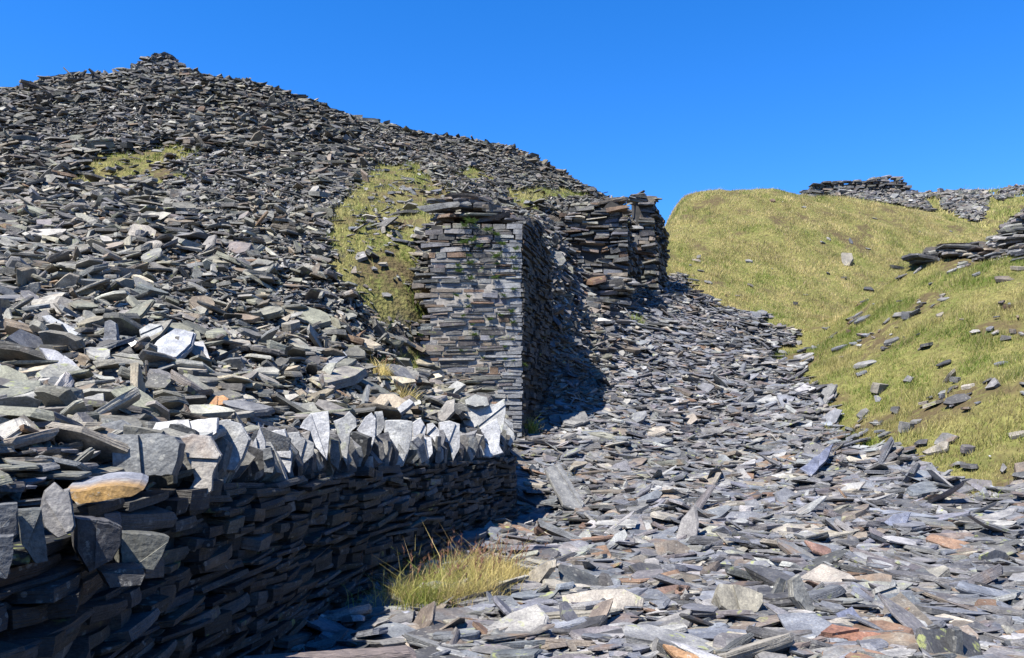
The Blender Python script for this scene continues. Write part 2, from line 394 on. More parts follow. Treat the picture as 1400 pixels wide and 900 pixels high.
# ------------------------------------------------------------------ ground mesh
def axis(lo, hi, step, far):
    a = list(np.arange(lo, hi + 1e-6, step)); s = step
    b = hi
    while b < far: s *= 1.25; b += s; a.append(b)
    s = step; b = lo; pre = []
    while b > -far: s *= 1.25; b -= s; pre.append(b)
    return np.array(pre[::-1] + a)
gx = axis(-26, 52, .30, 900); gy = axis(-3, 84, .30, 900)
near = np.arange(-3.2, .8, .10)
gx = np.unique(np.round(np.r_[gx, near], 3))
GX, GY = np.meshgrid(gx, gy)
GZ = H(GX, GY); GZ = GZ - np.where(grassmask(GX, GY, GZ), .04, .10)
far_w = sstep(95, 300, np.hypot(GX, GY - 30)); GZ = GZ * (1 - far_w) + (-8) * far_w
GZ = np.clip(GZ, -12, 22)
gm = grassmask(GX, GY, GZ).astype(float); bm = sstep(.10, .22, bare(GX, GY))
ny, nx = GX.shape
ii = np.arange(ny * nx).reshape(ny, nx)
q = np.stack([ii[:-1, :-1], ii[:-1, 1:], ii[1:, 1:], ii[1:, :-1]], -1).reshape(-1, 4)
gme = raw_mesh('ground', np.stack([GX, GY, GZ], -1).reshape(-1, 3), np.full(len(q), 4), q, {'grass': gm.ravel(), 'soil': bm.ravel()}, smooth=True)
link('ground', gme, M_GROUND, kind='structure')

# ------------------------------------------------------------------ scree
def frames(nrm, tilt_sd, big=.12, flatten=.45):
    """face normals: between the slope's normal and vertical, with random tilt; random long axis"""
    N = len(nrm)
    up = np.tile([[0, 0, 1.]], (N, 1)); z = nrm * (1 - flatten) + up * flatten
    sd = np.where(rng.random(N) < big, tilt_sd * 2.8, tilt_sd)
    z = z + rng.normal(0, 1, (N, 3)) * sd[:, None]
    z /= np.linalg.norm(z, axis=1, keepdims=True)
    a = rng.uniform(0, 2 * PI, N); x = np.stack([np.cos(a), np.sin(a), rng.normal(0, .1, N)], -1)
    return x, z

def scatter(n, xr, yr, keep):
    x = rng.uniform(*xr, n); y = rng.uniform(*yr, n); h, nr = Hn(x, y)
    u, v = proj(x, y, h)
    k = (u > -330) & (u < 1730) & (v < 1250) & keep(x, y, h, u, v)
    return x[k], y[k], h[k], nr[k], u[k], v[k]

LOOSE = dict(c=[], L=[], W=[], T=[], X=[], Z=[], C=[], A=[], idx=[], zone=[])
def add_loose(c, L, W, T, X, Z, C, idx, zone):
    N = len(c); A = rng.random(N)
    for k, v in zip(('c', 'L', 'W', 'T', 'X', 'Z', 'C', 'A', 'idx'), (c, L, W, T, X, Z, C, A, idx)): LOOSE[k].append(v)
    LOOSE['zone'].append(np.full(N, zone))
def wallclear(x, y, d=.42):
    b = np.interp(y, YB, XB); return ~((np.abs(x - b + .16) < d) & (y < 14.6))

# left tip
def kT(x, y, h, u, v): return (tmask(x, y) > np.where(y > 19.5, .5, .6)) & (rng.random(len(x)) > .965 * grassmask(x, y, h)) & (np.interp(y, YB, XB) - x > np.where(y < 14.4, np.clip(.30 + (y - 3.5) * .25, .32, .56), .34))
x, y, h, nr, u, v = scatter(150000, (-27, 8), (2.2, 43), kT)
N = len(x)
fine = ((fbm(x * .22 + 4, y * .22) > .06) | inpoly(u, v, [(400, 400), (560, 420), (560, 520), (430, 470)]) | inpoly(u, v, [(200, 250), (420, 250), (420, 330), (240, 340)]) | ((u > 590) & (y > 20) & (y < 36)))
s = .235 * np.exp(rng.normal(0, .46, N)) * np.where(fine, .55, 1.0) * np.clip(.82 + y * .009, .8, 1.1); s = np.minimum(s, .5)
asp = np.exp(rng.uniform(.1, 1.25, N)); s = np.where(y < 12, np.minimum(s, .36), s); L = s * np.sqrt(asp) * 1.1; W = s / np.sqrt(asp); T = s * np.exp(rng.normal(-2.25, .4, N)) + .006
X, Z = frames(nr, .17, .24, .7)
Z = Z + rng.normal(0, 1, (N, 3)) * np.where(y < 16, .10, 0)[:, None]
hz = rng.random(N) < .5; X[hz, 1] *= .35
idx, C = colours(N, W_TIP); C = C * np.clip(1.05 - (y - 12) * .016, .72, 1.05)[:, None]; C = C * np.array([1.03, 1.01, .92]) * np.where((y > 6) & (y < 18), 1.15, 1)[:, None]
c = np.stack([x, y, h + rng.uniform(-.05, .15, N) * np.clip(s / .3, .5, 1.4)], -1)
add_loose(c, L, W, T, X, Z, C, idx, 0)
def kC(x, y, h, u, v): return (u > 735) & (u < 830) & ((u < 775) | (v > 415))
x, y, h, nr, u, v = scatter(9000, (-.4, 2.6), (19.5, 25.5), kC); N = len(x)
s = .24 * np.exp(rng.normal(0, .35, N)); asp = np.exp(rng.uniform(.2, 1.2, N)); idx, C = colours(N, W_TIP); X, Z = frames(nr, .2, .2, .6)
add_loose(np.stack([x, y, h + rng.uniform(-.02, .12, N)], -1), s * np.sqrt(asp), s / np.sqrt(asp), s * .13, X, Z, C * .9, idx, 0)
# larger slabs close to the coping
def kN(x, y, h, u, v): return kT(x, y, h, u, v) & (y < 20)
x, y, h, nr, u, v = scatter(2600, (-16, 1), (2.6, 20), kN)
N = len(x); s = .28 * np.exp(rng.normal(0, .28, N)) * np.clip(.5 + y * .06, .55, 1.05); asp = np.exp(rng.uniform(.15, 1.1, N)); L = s * np.sqrt(asp); W = s / np.sqrt(asp); T = s * np.exp(rng.normal(-2.1, .35, N)) + .01
X, Z = frames(nr, .3, .25, .7); idx, C = colours(N, W_TIP); C = C * np.array([1.06, 1.04, .93])
add_loose(np.stack([x, y, h + rng.uniform(.02, .2, N)], -1), L, W, T, X, Z, C, idx, 0)

N = 420; y = rng.uniform(2.3, 5.4, N); x = np.interp(y, YB, XB) - rng.uniform(.16, 1.0, N)
s = .17 * np.exp(rng.normal(0, .35, N)); asp = np.exp(rng.uniform(.2, 1.1, N)); idx, C = colours(N, W_TIP); X, Z = frames(np.tile([[0, 0, 1.]], (N, 1)), .16)
add_loose(np.stack([x, y, H(x, y) + rng.uniform(-.02, .12, N)], -1), s * np.sqrt(asp), s / np.sqrt(asp), s * .12, X, Z, C, idx, 0)
# quarry floor and gully on the right
def kR(x, y, h, u, v): return (tmask(x, y) < np.where(y > 19.5, .5, .3)) & (~grassmask(x, y, h)) & (y < 36) & ((x - np.interp(y, YB, XB) > .12) | (y > 19.5))
x, y, h, nr, u, v = scatter(150000, (-2, 20), (3.0, 36), kR)
N = len(x); s = np.minimum(.175 * np.exp(rng.normal(0, .58, N)), .5) * np.clip(.55 + y * .05, .7, 1.15)
asp = np.exp(rng.uniform(.15, 1.5, N)); L = s * np.sqrt(asp) * 1.1; W = s / np.sqrt(asp); T = s * np.exp(rng.normal(-2.55, .38, N)) + .005
X, Z = frames(nr, .12, .14, .45); hz = rng.random(N) < .45; X[hz, 1] *= .4; idx, C = colours(N, W_FLOOR)
add_loose(np.stack([x, y, h + rng.uniform(-.03, .10, N)], -1), L, W, T, X, Z, C * np.array([.99, 1.0, 1.03]), idx, 1)
def kR2(x, y, h, u, v): return kR(x, y, h, u, v) & (y < 19) & ~((x < -.2) & (y > 6.5) & (y < 9))
x, y, h, nr, u, v = scatter(3000, (-2, 15), (4.2, 19), kR2)
N = len(x); s = np.minimum(.31 * np.exp(rng.normal(0, .3, N)), .5); asp = np.exp(rng.uniform(.2, 1.0, N)); L = s * np.sqrt(asp); W = s / np.sqrt(asp); T = s * np.exp(rng.normal(-2.5, .35, N)) + .008
X, Z = frames(nr, .13, .16, .4); idx, C = colours(N, W_FLOOR)
add_loose(np.stack([x, y, h + rng.uniform(.0, .13, N)], -1), L, W, T, X, Z, C * np.array([.99, 1.0, 1.03]), idx, 1)
# far spoil by the distant ruin and on top of the bank
def kF(x, y, h, u, v):
    m = np.zeros(len(x), bool)
    for p in SL_FAR: m |= inpoly(u, v, p)
    return m & ((y > 52) | ((u > 1250) & (y < 30) & (y > 20)))
x, y, h, nr, u, v = scatter(90000, (10, 62), (20, 86), kF)
N = len(x); s = .36 * np.exp(rng.normal(0, .4, N)) * np.where(y < 35, .8, 1); asp = np.exp(rng.uniform(.1, 1., N)); L = s * np.sqrt(asp); W = s / np.sqrt(asp); T = s * .2
X, Z = frames(nr, .25, .2, .5); idx, C = colours(N, W_TIP)
add_loose(np.stack([x, y, h + rng.uniform(0, .15, N)], -1), L, W, T, X, Z, C, idx, 2)
def kG(x, y, h, u, v): return grassmask(x, y, h) & (y < 50) & (rng.random(len(x)) < .10 + 1.0 * sstep(.08, .24, bare(x, y)) * (y < 30)) & (rng.random(len(x)) < np.where(y > 29, .12, .85))
x, y, h, nr, u, v = scatter(16000, (-20, 40), (10, 50), kG)
N = len(x); s = .17 * np.exp(rng.normal(0, .5, N)); s = np.minimum(s, .4); asp = np.exp(rng.uniform(.1, 1., N)); L = s * np.sqrt(asp); W = s / np.sqrt(asp); T = s * .2
X, Z = frames(nr, .22, .15, .3); idx, C = colours(N, W_FLOOR)
add_loose(np.stack([x, y, h + rng.uniform(-.01, .04, N)], -1), L, W, T, X, Z, C, idx, 3)
# summit knob of stacked slabs
N = 900; a = rng.uniform(0, 2 * PI, N); rr = np.sqrt(rng.random(N)); pk = P(218, 92, 33.4)
x = pk[0] + rr * np.cos(a) * 1.35; y = pk[1] + rr * np.sin(a) * 1.5; zt = H(x, y) + (1 - rr ** 2.5) * .55 * rng.random(N)
s = .28 * np.exp(rng.normal(0, .3, N)); idx, C = colours(N, W_TIP); X, Z = frames(np.tile([[0, 0, 1.]], (N, 1)), .14)
add_loose(np.stack([x, y, zt], -1), s * 1.3, s * .8, s * .18, X, Z, C * .8, idx, 0)

for k in LOOSE: LOOSE[k] = np.concatenate(LOOSE[k])
Dst = np.hypot(LOOSE['c'][:, 0], LOOSE['c'][:, 1])
lod = np.where(Dst * .012 < LOOSE['L'] * .45, 1, 0)

# small chips between the slabs
def chips(n, xr, yr, keep, smin, smax, w, tilt):
    x, y, h, nr, u, v = scatter(n, xr, yr, keep); N = len(x)
    s = rng.uniform(smin, smax, N); X, Z = frames(nr, tilt, .2, .3); idx, C = colours(N, w, .25)
    V, LC = make_slabs(np.stack([x, y, h + rng.uniform(-.01, .05, N)], -1), s * 1.4, s * .8, s * .25, X, Z, n=5, R=2, p=4, jag=.2)
    return V, LC, np.c_[C * 1.05, rng.random(N)]

# ------------------------------------------------------------------ build a single slab mesh
def slab_from(i, n=8, R=4):
    st = rng.bit_generator.state
    V, LC = make_slabs(np.zeros((1, 3)), LOOSE['L'][i:i + 1], LOOSE['W'][i:i + 1], LOOSE['T'][i:i + 1], LOOSE['X'][i:i + 1], LOOSE['Z'][i:i + 1], n=n, R=R, p=3., jag=.17)
    return V, LC

FLAKES = []
def traced(poly, Y, thick, n=(0, -1, 0), ext=None, col=(.3, .3, .3), alpha=.5, rgh=.012, idx_off=None):
    """a slab whose broad face shows the given outline; the face plane has normal n and lies at distance Y; thick metres of stone behind it"""
    poly = [tuple(p) for p in poly]
    # break long sides with small jags
    pp = []
    for i in range(len(poly)):
        a = np.array(poly[i], float); b = np.array(poly[(i + 1) % len(poly)], float); d = b - a; l = np.hypot(*d)
        pp.append(a); k = int(min(4, l // 9))
        for j in range(k):
            t = (j + 1 + rng.uniform(-.25, .25)) / (k + 1); pn = np.array([d[1], -d[0]]) / max(l, 1e-6)
            pp.append(a + d * t + pn * rng.uniform(-.022, .022) * l)
    pp = np.array(pp)
    area = .5 * np.sum(pp[:, 0] * np.roll(pp[:, 1], -1) - np.roll(pp[:, 0], -1) * pp[:, 1])
    if area > 0: pp = pp[::-1]                 # counter-clockwise seen from the camera
    c = P(pp[:, 0].mean(), pp[:, 1].mean(), Y); n = np.array(n, float); n /= np.linalg.norm(n)
    d = raydir(pp[:, 0], pp[:, 1]); t = ((c - CAM) @ n) / (d @ n); F = CAM + d * t[:, None]
    e = -n if ext is None else np.array(ext, float) / np.linalg.norm(ext)
    K = len(F); ce = F.mean(0)
    rings = []
    for k, (dep, sc) in enumerate([(1, .88), (.9, .95), (.55, 1.01), (.12, 1.0), (0, .965)]):
        jit = rng.uniform(-rgh, rgh, (K, 1)) if 0 < k < 4 else 0
        rings.append(ce + (F - ce) * (sc + jit) + e * thick * dep)
    V = np.concatenate(rings)[None]
    # local frame for the pattern: z across the layers
    xa = np.cross(n, [0, 0, 1.]); xa /= np.linalg.norm(xa) + 1e-9; ya = np.cross(n, xa)
    LC = np.stack([(V[0] - ce) @ xa, (V[0] - ce) @ ya, (V[0] - ce) @ n], -1) + rng.uniform(0, 60, 3)
    C = np.array([[*col, alpha]])
    o = ce + e * thick * .5
    FLAKES.clear()
    ext_px = max(np.ptp(pp[:, 0]), np.ptp(pp[:, 1]))
    for q in range(1 if ext_px > 30 else 0):     # thin cleaved layers left standing on the face
        a0 = F[rng.integers(K)]; k0 = rng.integers(K); k2 = np.sort((k0 + np.arange(max(3, int(K * rng.uniform(.4, .7))))) % K); G = F[k2]; G = ce + (G - ce) * rng.uniform(.9, .955)
        th2 = min(.02, thick * .3) * rng.uniform(.5, 1.2)
        VV = np.concatenate([G - n * 0 + (e * .01), G + n * th2])
        L2 = np.stack([(VV - ce) @ xa, (VV - ce) @ ya, (VV - ce) @ n], -1) + rng.uniform(0, 60, 3)
        FLAKES.append(((VV - o)[None], L2[None], len(k2)))
    return V - o, LC, C, K, 5, o

def single(name, label, cat, V, LC, C, n, R, loc, mat=None, parent=None, group=None):
    s = Slabs(); s.add(V, n, R, C, LC[None] if LC.ndim == 2 else LC)
    for fv, fl, fn in FLAKES: s.add(fv, fn, 2, C[:1] * np.array([[1.06, 1.06, 1.06, 1]]), fl)
    FLAKES.clear()
    o = link(name, s.mesh(name), mat or M_SLATE, parent); o.location = Vector(loc)
    if parent is None: o['label'] = label; o['category'] = cat; o['kind'] = 'thing'
    if group: o['group'] = group
    return o

# ------------------------------------------------------------------ retaining wall
def arc(path):
    p = np.array(path, float); d = np.r_[0, np.cumsum(np.linalg.norm(np.diff(p[:, :2], axis=0), axis=1))]; return p, d
WP = [P(u, v, Y) for u, v, Y in [(100, 735, 3.0), (110, 700, 3.3), (200, 672, 4.0), (300, 660, 4.9), (380, 652, 5.8), (450, 646, 7), (550, 638, 8.8), (620, 632, 10.6), (700, 622, 13.6)]]
WP = [np.array([-1.62, .6, 1.18]), np.array([-1.62, 2.2, 1.2])] + WP + [np.array([.05, 14.3, 1.22])]
WPa, WD = arc(WP)
def wallpos(s): return np.stack([np.interp(s, WD, WPa[:, k]) for k in range(3)], -1)
S = Slabs()
z = -.15; course = 0
tot = WD[-1]
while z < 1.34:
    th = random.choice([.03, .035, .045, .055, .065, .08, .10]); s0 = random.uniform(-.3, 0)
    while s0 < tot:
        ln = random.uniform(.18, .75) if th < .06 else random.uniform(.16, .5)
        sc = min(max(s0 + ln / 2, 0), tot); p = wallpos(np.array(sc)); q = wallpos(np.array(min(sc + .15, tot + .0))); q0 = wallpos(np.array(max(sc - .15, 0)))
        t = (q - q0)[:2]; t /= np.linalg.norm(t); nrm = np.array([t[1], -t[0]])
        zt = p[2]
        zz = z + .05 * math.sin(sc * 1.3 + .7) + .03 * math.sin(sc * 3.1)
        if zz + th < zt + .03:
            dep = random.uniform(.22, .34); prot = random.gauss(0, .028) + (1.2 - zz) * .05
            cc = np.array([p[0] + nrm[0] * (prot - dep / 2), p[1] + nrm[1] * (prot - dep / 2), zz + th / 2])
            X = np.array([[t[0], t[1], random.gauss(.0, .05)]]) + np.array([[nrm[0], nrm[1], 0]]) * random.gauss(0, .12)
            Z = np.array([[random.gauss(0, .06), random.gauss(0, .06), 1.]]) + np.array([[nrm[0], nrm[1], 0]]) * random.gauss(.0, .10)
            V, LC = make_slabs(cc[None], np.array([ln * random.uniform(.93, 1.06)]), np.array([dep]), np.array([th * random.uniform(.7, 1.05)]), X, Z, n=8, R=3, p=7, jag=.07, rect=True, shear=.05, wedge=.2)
            S.add(V, 8, 3, np.c_[colours(1, W_WALL, .42)[1] * .24, [[random.random()]]], LC)  # facing stones darkened: the wall's shade is put into their colour
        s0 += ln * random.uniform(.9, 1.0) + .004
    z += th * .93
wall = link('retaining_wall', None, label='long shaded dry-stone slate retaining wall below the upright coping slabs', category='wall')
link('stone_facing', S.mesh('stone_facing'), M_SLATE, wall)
# hearting behind the facing: an extruded strip
sv = np.linspace(0, tot, 60); pc = wallpos(sv); tt = np.gradient(pc[:, :2], axis=0); tt /= np.linalg.norm(tt, axis=1, keepdims=True); nn = np.c_[tt[:, 1], -tt[:, 0]]
def strip_mesh(name, pf, nf, dfront, dback, zb, ztop):
    K = len(pf); a = pf[:, :2] - nf * dfront; b = pf[:, :2] - nf * dback
    V = np.concatenate([np.c_[a, np.full(K, zb)], np.c_[a, ztop], np.c_[b, ztop], np.c_[b, np.full(K, zb)]])
    f = []
    for i in range(K - 1):
        for r in range(4): s_ = (r + 1) % 4; f.append([r * K + i, r * K + i + 1, s_ * K + i + 1, s_ * K + i])
    f.append([0, K, 2 * K, 3 * K]); f.append([4 * K - 1, 3 * K - 1, 2 * K - 1, K - 1])
    return raw_mesh(name, V, np.full(len(f), 4), np.array(f))
link('hearting', strip_mesh('hearting', pc, nn, .10, .40, -.3, pc[:, 2] - .07), M_CORE, wall)

# upright coping slabs, traced one by one
def pathY(u):
    us = [0, 100, 110, 200, 300, 380, 450, 550, 620, 700]; ys = [2.6, 3.0, 3.3, 4.0, 4.9, 5.8, 7, 8.8, 10.6, 13.6]
    return float(np.interp(u, us, ys))
PALE = (.54, .55, .57); PAL2 = (.43, .44, .445); GR = (.22, .23, .235); DK = (.13, .135, .14)
COP = [
 ([(205,592),(212,580),(250,576),(298,571),(297,592),(286,600),(240,600)], .45, .10, PALE, .5, 'pale flat-topped coping slab leaning behind the big grey block', (-.1,-.8,.5)),
 ([(151,600),(160,595),(190,593),(215,592),(240,597),(247,606),(243,630),(236,650),(195,652),(152,650)], .1, .20, GR, .5, 'big squared dark-grey coping block, leftmost of the row above the golden slab', (.02,-1,.1)),
 ([(246,597),(262,593),(288,597),(303,622),(291,648),(289,672),(275,684),(256,676),(266,655),(262,640),(252,618)], .08, .07, (.40,.38,.36), .02, 'rust-stained coping slab hanging lowest over the wall, right of the big grey block', (.15,-1,.25)),
 ([(297,576),(310,573),(330,580),(343,601),(333,628),(322,646),(300,642),(296,600)], .18, .06, PAL2, .6, 'broad green-grey coping slab tapering to its foot, right of the rust-stained one', (.0,-1,.15)),
 ([(356,584),(363,605),(364,640),(333,644),(345,610)], .1, .05, PALE, .5, 'spire-shaped pale coping slab with one sharp point', (.05,-1,.1)),
 ([(361,592),(390,586),(394,600),(400,620),(397,647),(378,646),(374,615),(364,605)], .18, .06, PALE, .5, 'speckled pale coping slab just right of the spire-shaped one', (-.05,-1,.15)),
 ([(360,614),(371,611),(376,632),(373,647),(361,646)], -.02, .05, GR, .5, 'small dark stub of slate in front of the foot of the spire-shaped coping slab', (.1,-1,0)),
 ([(393,592),(409,590),(411,597),(430,606),(429,622),(412,637),(409,618),(398,605)], .1, .05, PAL2, .1, 'ochre-topped coping slab with a split face, left of the tall double-width pale one', (.05,-1,.1)),
 ([(410,585),(415,575),(425,565),(449,562),(451,590),(449,612),(447,630),(432,612),(424,590)], .25, .06, PALE, .75, 'tall white-grey coping slab with a broad square head', (.1,-1,.2)),
 ([(452,601),(463,603),(466,625),(462,643),(452,634)], .0, .06, GR, .5, 'short narrow grey coping slab low in front of the tall square-headed one', (.1,-1,0)),
 ([(456,576),(470,570),(478,562),(487,572),(488,583),(480,590),(476,620),(474,638),(468,625),(463,600),(458,582)], .2, .05, PAL2, .8, 'dagger-shaped coping slab with yellow lichen on its upper corner', (.0,-1,.1)),
 ([(487,612),(494,610),(497,625),(490,648),(484,642)], .0, .05, GR, .5, 'thin dark sliver of coping low below the pointed pale slab', (.2,-1,0)),
 ([(488,588),(500,570),(508,564),(514,572),(513,600),(508,613),(500,602),(492,594)], .22, .05, PALE, .5, 'pointed pale coping slab like an arrowhead near the middle of the row', (.05,-1,.15)),
 ([(500,625),(510,624),(511,647),(497,649)], -.02, .07, PAL2, .5, 'small square stub of coping hanging lowest in the middle of the row', (.1,-1,.05)),
 ([(512,563),(523,562),(527,580),(521,592),(513,598)], .28, .05, PAL2, .5, 'narrow upright coping slab joined to the right of the arrowhead one', (.0,-1,.1)),
 ([(527,575),(548,574),(564,576),(563,600),(557,622),(551,638),(540,640),(545,606),(536,622),(530,634),(526,615)], .2, .07, PAL2, .6, 'wide two-pronged coping slab with a smooth grey face', (.05,-1,.1)),
 ([(564,578),(575,571),(583,585),(580,597),(590,598),(592,620),(586,628),(575,614),(566,608)], .2, .06, PALE, .5, 'notched pale coping slab right of the two-pronged one', (.1,-1,.2)),
 ([(584,580),(592,578),(601,588),(599,612),(592,600),(584,594)], .35, .05, PALE, .5, 'small rough pale coping slab behind the notched one', (-.1,-1,.2)),
 ([(600,578),(615,575),(629,580),(629,612),(620,630),(613,606),(601,602)], .22, .06, PALE, .75, 'lichen-topped pale coping slab left of the massive end slabs', (.1,-1,.15)),
 ([(598,596),(603,596),(601,635),(595,633)], -.05, .22, DK, .5, 'thin coping slab seen edge-on as a dark upright line', (.9,-1,0)),
 ([(641,597),(652,598),(654,612),(648,627),(641,630)], .0, .06, GR, .5, 'grey coping slab with a slanting foot below the massive end slabs', (.15,-1,.0)),
 ([(628,572),(640,556),(680,552),(691,545),(692,565),(687,592),(660,602),(640,594)], .5, .22, PAL2, .8, 'massive pale rough slab lying across the far end of the coping row', (.1,-1,.35)),
 ([(648,592),(665,580),(680,572),(685,590),(683,610),(689,620),(670,627),(657,625),(655,605)], .15, .12, PALE, .5, 'large white-grey end slab with a broken foot at the right of the coping row', (.25,-1,.25)),
 ([(684,578),(692,572),(701,578),(704,600),(698,612),(688,602)], .4, .2, PAL2, .5, 'last coping stone, jagged, turning the corner of the wall', (.4,-1,.25)),
 ([(636,547),(650,539),(666,543),(669,554),(650,558),(637,554)], 1.1, .08, GR, .5, 'small grey oval slab lying on top of the massive pale end slab', (.0,-1,1.0)),
]
LAND = []          # landmarks for labels: (u, v, phrase)
for poly, dy, th, col, al, lab, nrm in COP:
    um = np.mean([p[0] for p in poly]); yy = pathY(um) + dy + random.choice([-.13, -.05, .06, .14]) * min(1, pathY(um) / 6); th = th * 1.3
    V, LC, C, K, R, o = traced(poly, yy, th, nrm, ext=(-.25, 1, -.05), col=tuple(np.array(col) * random.uniform(.85, 1.08)), alpha=al)
    single('coping_slab', lab, 'coping stone', V, LC, C, K, R, o, M_FACE, group='upright coping slabs on the retaining wall')
# filler slabs set further back in the coping so that gaps are stone, not air
S = Slabs()
for sc in np.arange(3.9, tot, .085):
    p = wallpos(np.array(sc)); q = wallpos(np.array(min(sc + .1, tot))); q0 = wallpos(np.array(sc - .1)); t = (q - q0)[:2]; t /= np.linalg.norm(t); nrm = np.array([t[1], -t[0]])
    hh = random.uniform(.24, .42) * (1.25 if sc > 10 else 1); wd = random.uniform(.26, .4)
    cc = np.array([[p[0] - nrm[0] * .23, p[1] - nrm[1] * .23, p[2] + hh / 2 - .05]])
    V, LC = make_slabs(cc, np.array([hh]), np.array([wd]), np.array([random.uniform(.035, .06)]), np.array([[random.gauss(0, .2), random.gauss(0, .15), 1.]]), np.array([[t[0] + random.gauss(0, .15), t[1], random.gauss(.1, .18)]]), n=8, R=3, p=5, jag=.16)
    S.add(V, 8, 3, np.c_[colours(1, [30, 20, 20, 5, 8, 0, 3, 0, 3])[1], [[.5]]], LC)
link('coping_backing', S.mesh('coping_backing'), M_FACE, wall)

# big stones at the near left end of the wall
NEAR = [
 ([(55,700),(62,672),(76,660),(88,671),(96,668),(101,700),(104,720),(100,728),(79,736),(62,722)], 2.95, .07, (.21,.205,.205), .5, 'upright double grey slab at the near wall end, left of the golden slab', (.25,-1,.2)),
 ([(22,697),(57,695),(63,740),(66,768),(50,772),(30,745)], 2.75, .05, (.17,.18,.175), .5, 'tall half-shaded slab standing left of the upright double slab', (.5,-1,.0)),
 ([(-25,692),(0,690),(24,688),(26,730),(15,742),(-25,740)], 2.62, .08, DK, .5, 'dark block cut by the left picture edge, upper of the two', (.5,-1,.0)),
 ([(-20,735),(19,732),(18,760),(10,792),(-20,785)], 2.45, .08, DK, .5, 'dark block cut by the left picture edge, lower of the two', (.5,-1,.0)),
 ([(88,673),(165,664),(188,666),(197,670),(181,679),(104,691)], 3.35, .30, (.38,.23,.075), .5, 'long flat slab with a golden-brown sawn edge sticking out of the wall', (.12,-1,.05)),
 ([(104,708),(150,712),(168,720),(168,742),(155,766),(122,784),(105,752)], 3.05, .22, (.07,.07,.075), .5, 'dark angular block jutting out under the golden slab', (.45,-1,-.1)),
 ([(163,727),(233,734),(223,760),(211,780),(166,772)], 3.3, .20, (.17,.175,.155), .5, 'squared grey block jutting from the wall right of the dark angular block', (.4,-1,.05)),
 ([(138,782),(196,776),(200,786),(194,800),(150,804)], 3.1, .2, (.06,.06,.062), .5, 'low dark stone tucked under the squared jutting block', (.4,-1,.05)),
]
for i, (poly, Y, th, col, al, lab, nrm) in enumerate(NEAR):
    V, LC, C, K, R, o = traced(poly, Y, th, nrm, ext=(-.35, 1, .16) if i == 4 else (-.7, 1, 0), col=col, alpha=al)
    if i == 4: FLAKES.clear(); C = np.concatenate([np.tile([[.30, .32, .38, .5]], (3 * K, 1)), np.tile(C, (2 * K, 1))])
    single('wall_block', lab, 'stone block', V, LC, C, K, R, o, M_FACE, group='big loose stones at the near end of the wall')

# ------------------------------------------------------------------ masonry faces
def masonry(S, p0, p1, zb, ztop, tmin, tmax, lmin, lmax, depth, outward, colw, prot=.015, gap=.006, edge_l=None, holes=(), ragged=.0, tilt=.03, quoin=False, miss=0., cm=1.):
    """courses of slate between plan points p0 and p1; ztop(s), edge_l(z) give the outline"""
    p0 = np.array(p0, float); p1 = np.array(p1, float); ln = np.linalg.norm(p1 - p0); t = (p1 - p0) / ln; nrm = np.array(outward, float); nrm /= np.linalg.norm(nrm)
    z = zb
    while z < ztop(0) + 2:
        th = random.uniform(tmin, tmax); s = (edge_l(z) if edge_l else 0) + random.uniform(-ragged, ragged)
        first = True
        while s < ln - .02:
            l = random.uniform(lmin, lmax) * (1 if th < (tmin + tmax) / 2 else .8)
            if s + l > ln - lmin * .6: l = ln - s
            sc = s + l / 2
            if z + th <= ztop(sc) and not any(a < sc < b_ and c < z + th / 2 < d for a, b_, c, d in holes) and random.random() >= miss:
                pr = random.uniform(-prot, prot)
                if s + l >= ln - .01 and quoin: pr = prot * random.uniform(-.2, 1.3); sc += random.uniform(-.025, .012)
                cc = np.array([*(p0 + t * sc + nrm * (pr - depth / 2)), z + th / 2])
                X = np.array([[t[0], t[1], random.gauss(0, tilt)]]); Z = np.array([[random.gauss(0, tilt), random.gauss(0, tilt), 1.]])
                isq = quoin and s + l >= ln - .01; nl = 1 if isq or th < .075 or random.random() < .6 else 2; cuts = [0, 1] if nl == 1 else [0, random.uniform(.3, .7), 1]
                for q in range(nl):
                    fr = cuts[q + 1] - cuts[q]; hh = th * fr - gap * random.uniform(.5, 1.6); c3 = cc.copy(); c3[2] = z + th * (cuts[q] + cuts[q + 1]) / 2; c3[:2] += nrm * random.uniform(-prot, prot) * .8
                    V, LC = make_slabs(c3[None], np.array([(l - gap) * (1 if q == 0 else random.uniform(.7, 1))]), np.array([depth]), np.array([max(hh, .012)]), X, Z, n=8, R=2, p=12, jag=.02 + prot, rect=True, shear=.03, wedge=.08 if isq else .35)
                    cidx, cc2 = colours(1, colw, .28)
                    if isq: cc2 = np.array([[.33, .345, .37]]) * random.uniform(.75, 1.1)
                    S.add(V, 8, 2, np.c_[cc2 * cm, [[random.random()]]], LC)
            s += l
        z += th

def box_core(name, corners, zb, zt, mat, parent):
    """solid prism over plan corners (counter-clockwise); zt is one height per corner"""
    K = len(corners); V = [(*c, zb) for c in corners] + [(*c, t) for c, t in zip(corners, zt)]
    lp = list(range(K))[::-1] + list(range(K, 2 * K)); sz = [K, K]
    for i in range(K): j = (i + 1) % K; lp += [i, j, K + j, K + i]; sz.append(4)
    return link(name, raw_mesh(name, V, sz, lp), mat, parent)

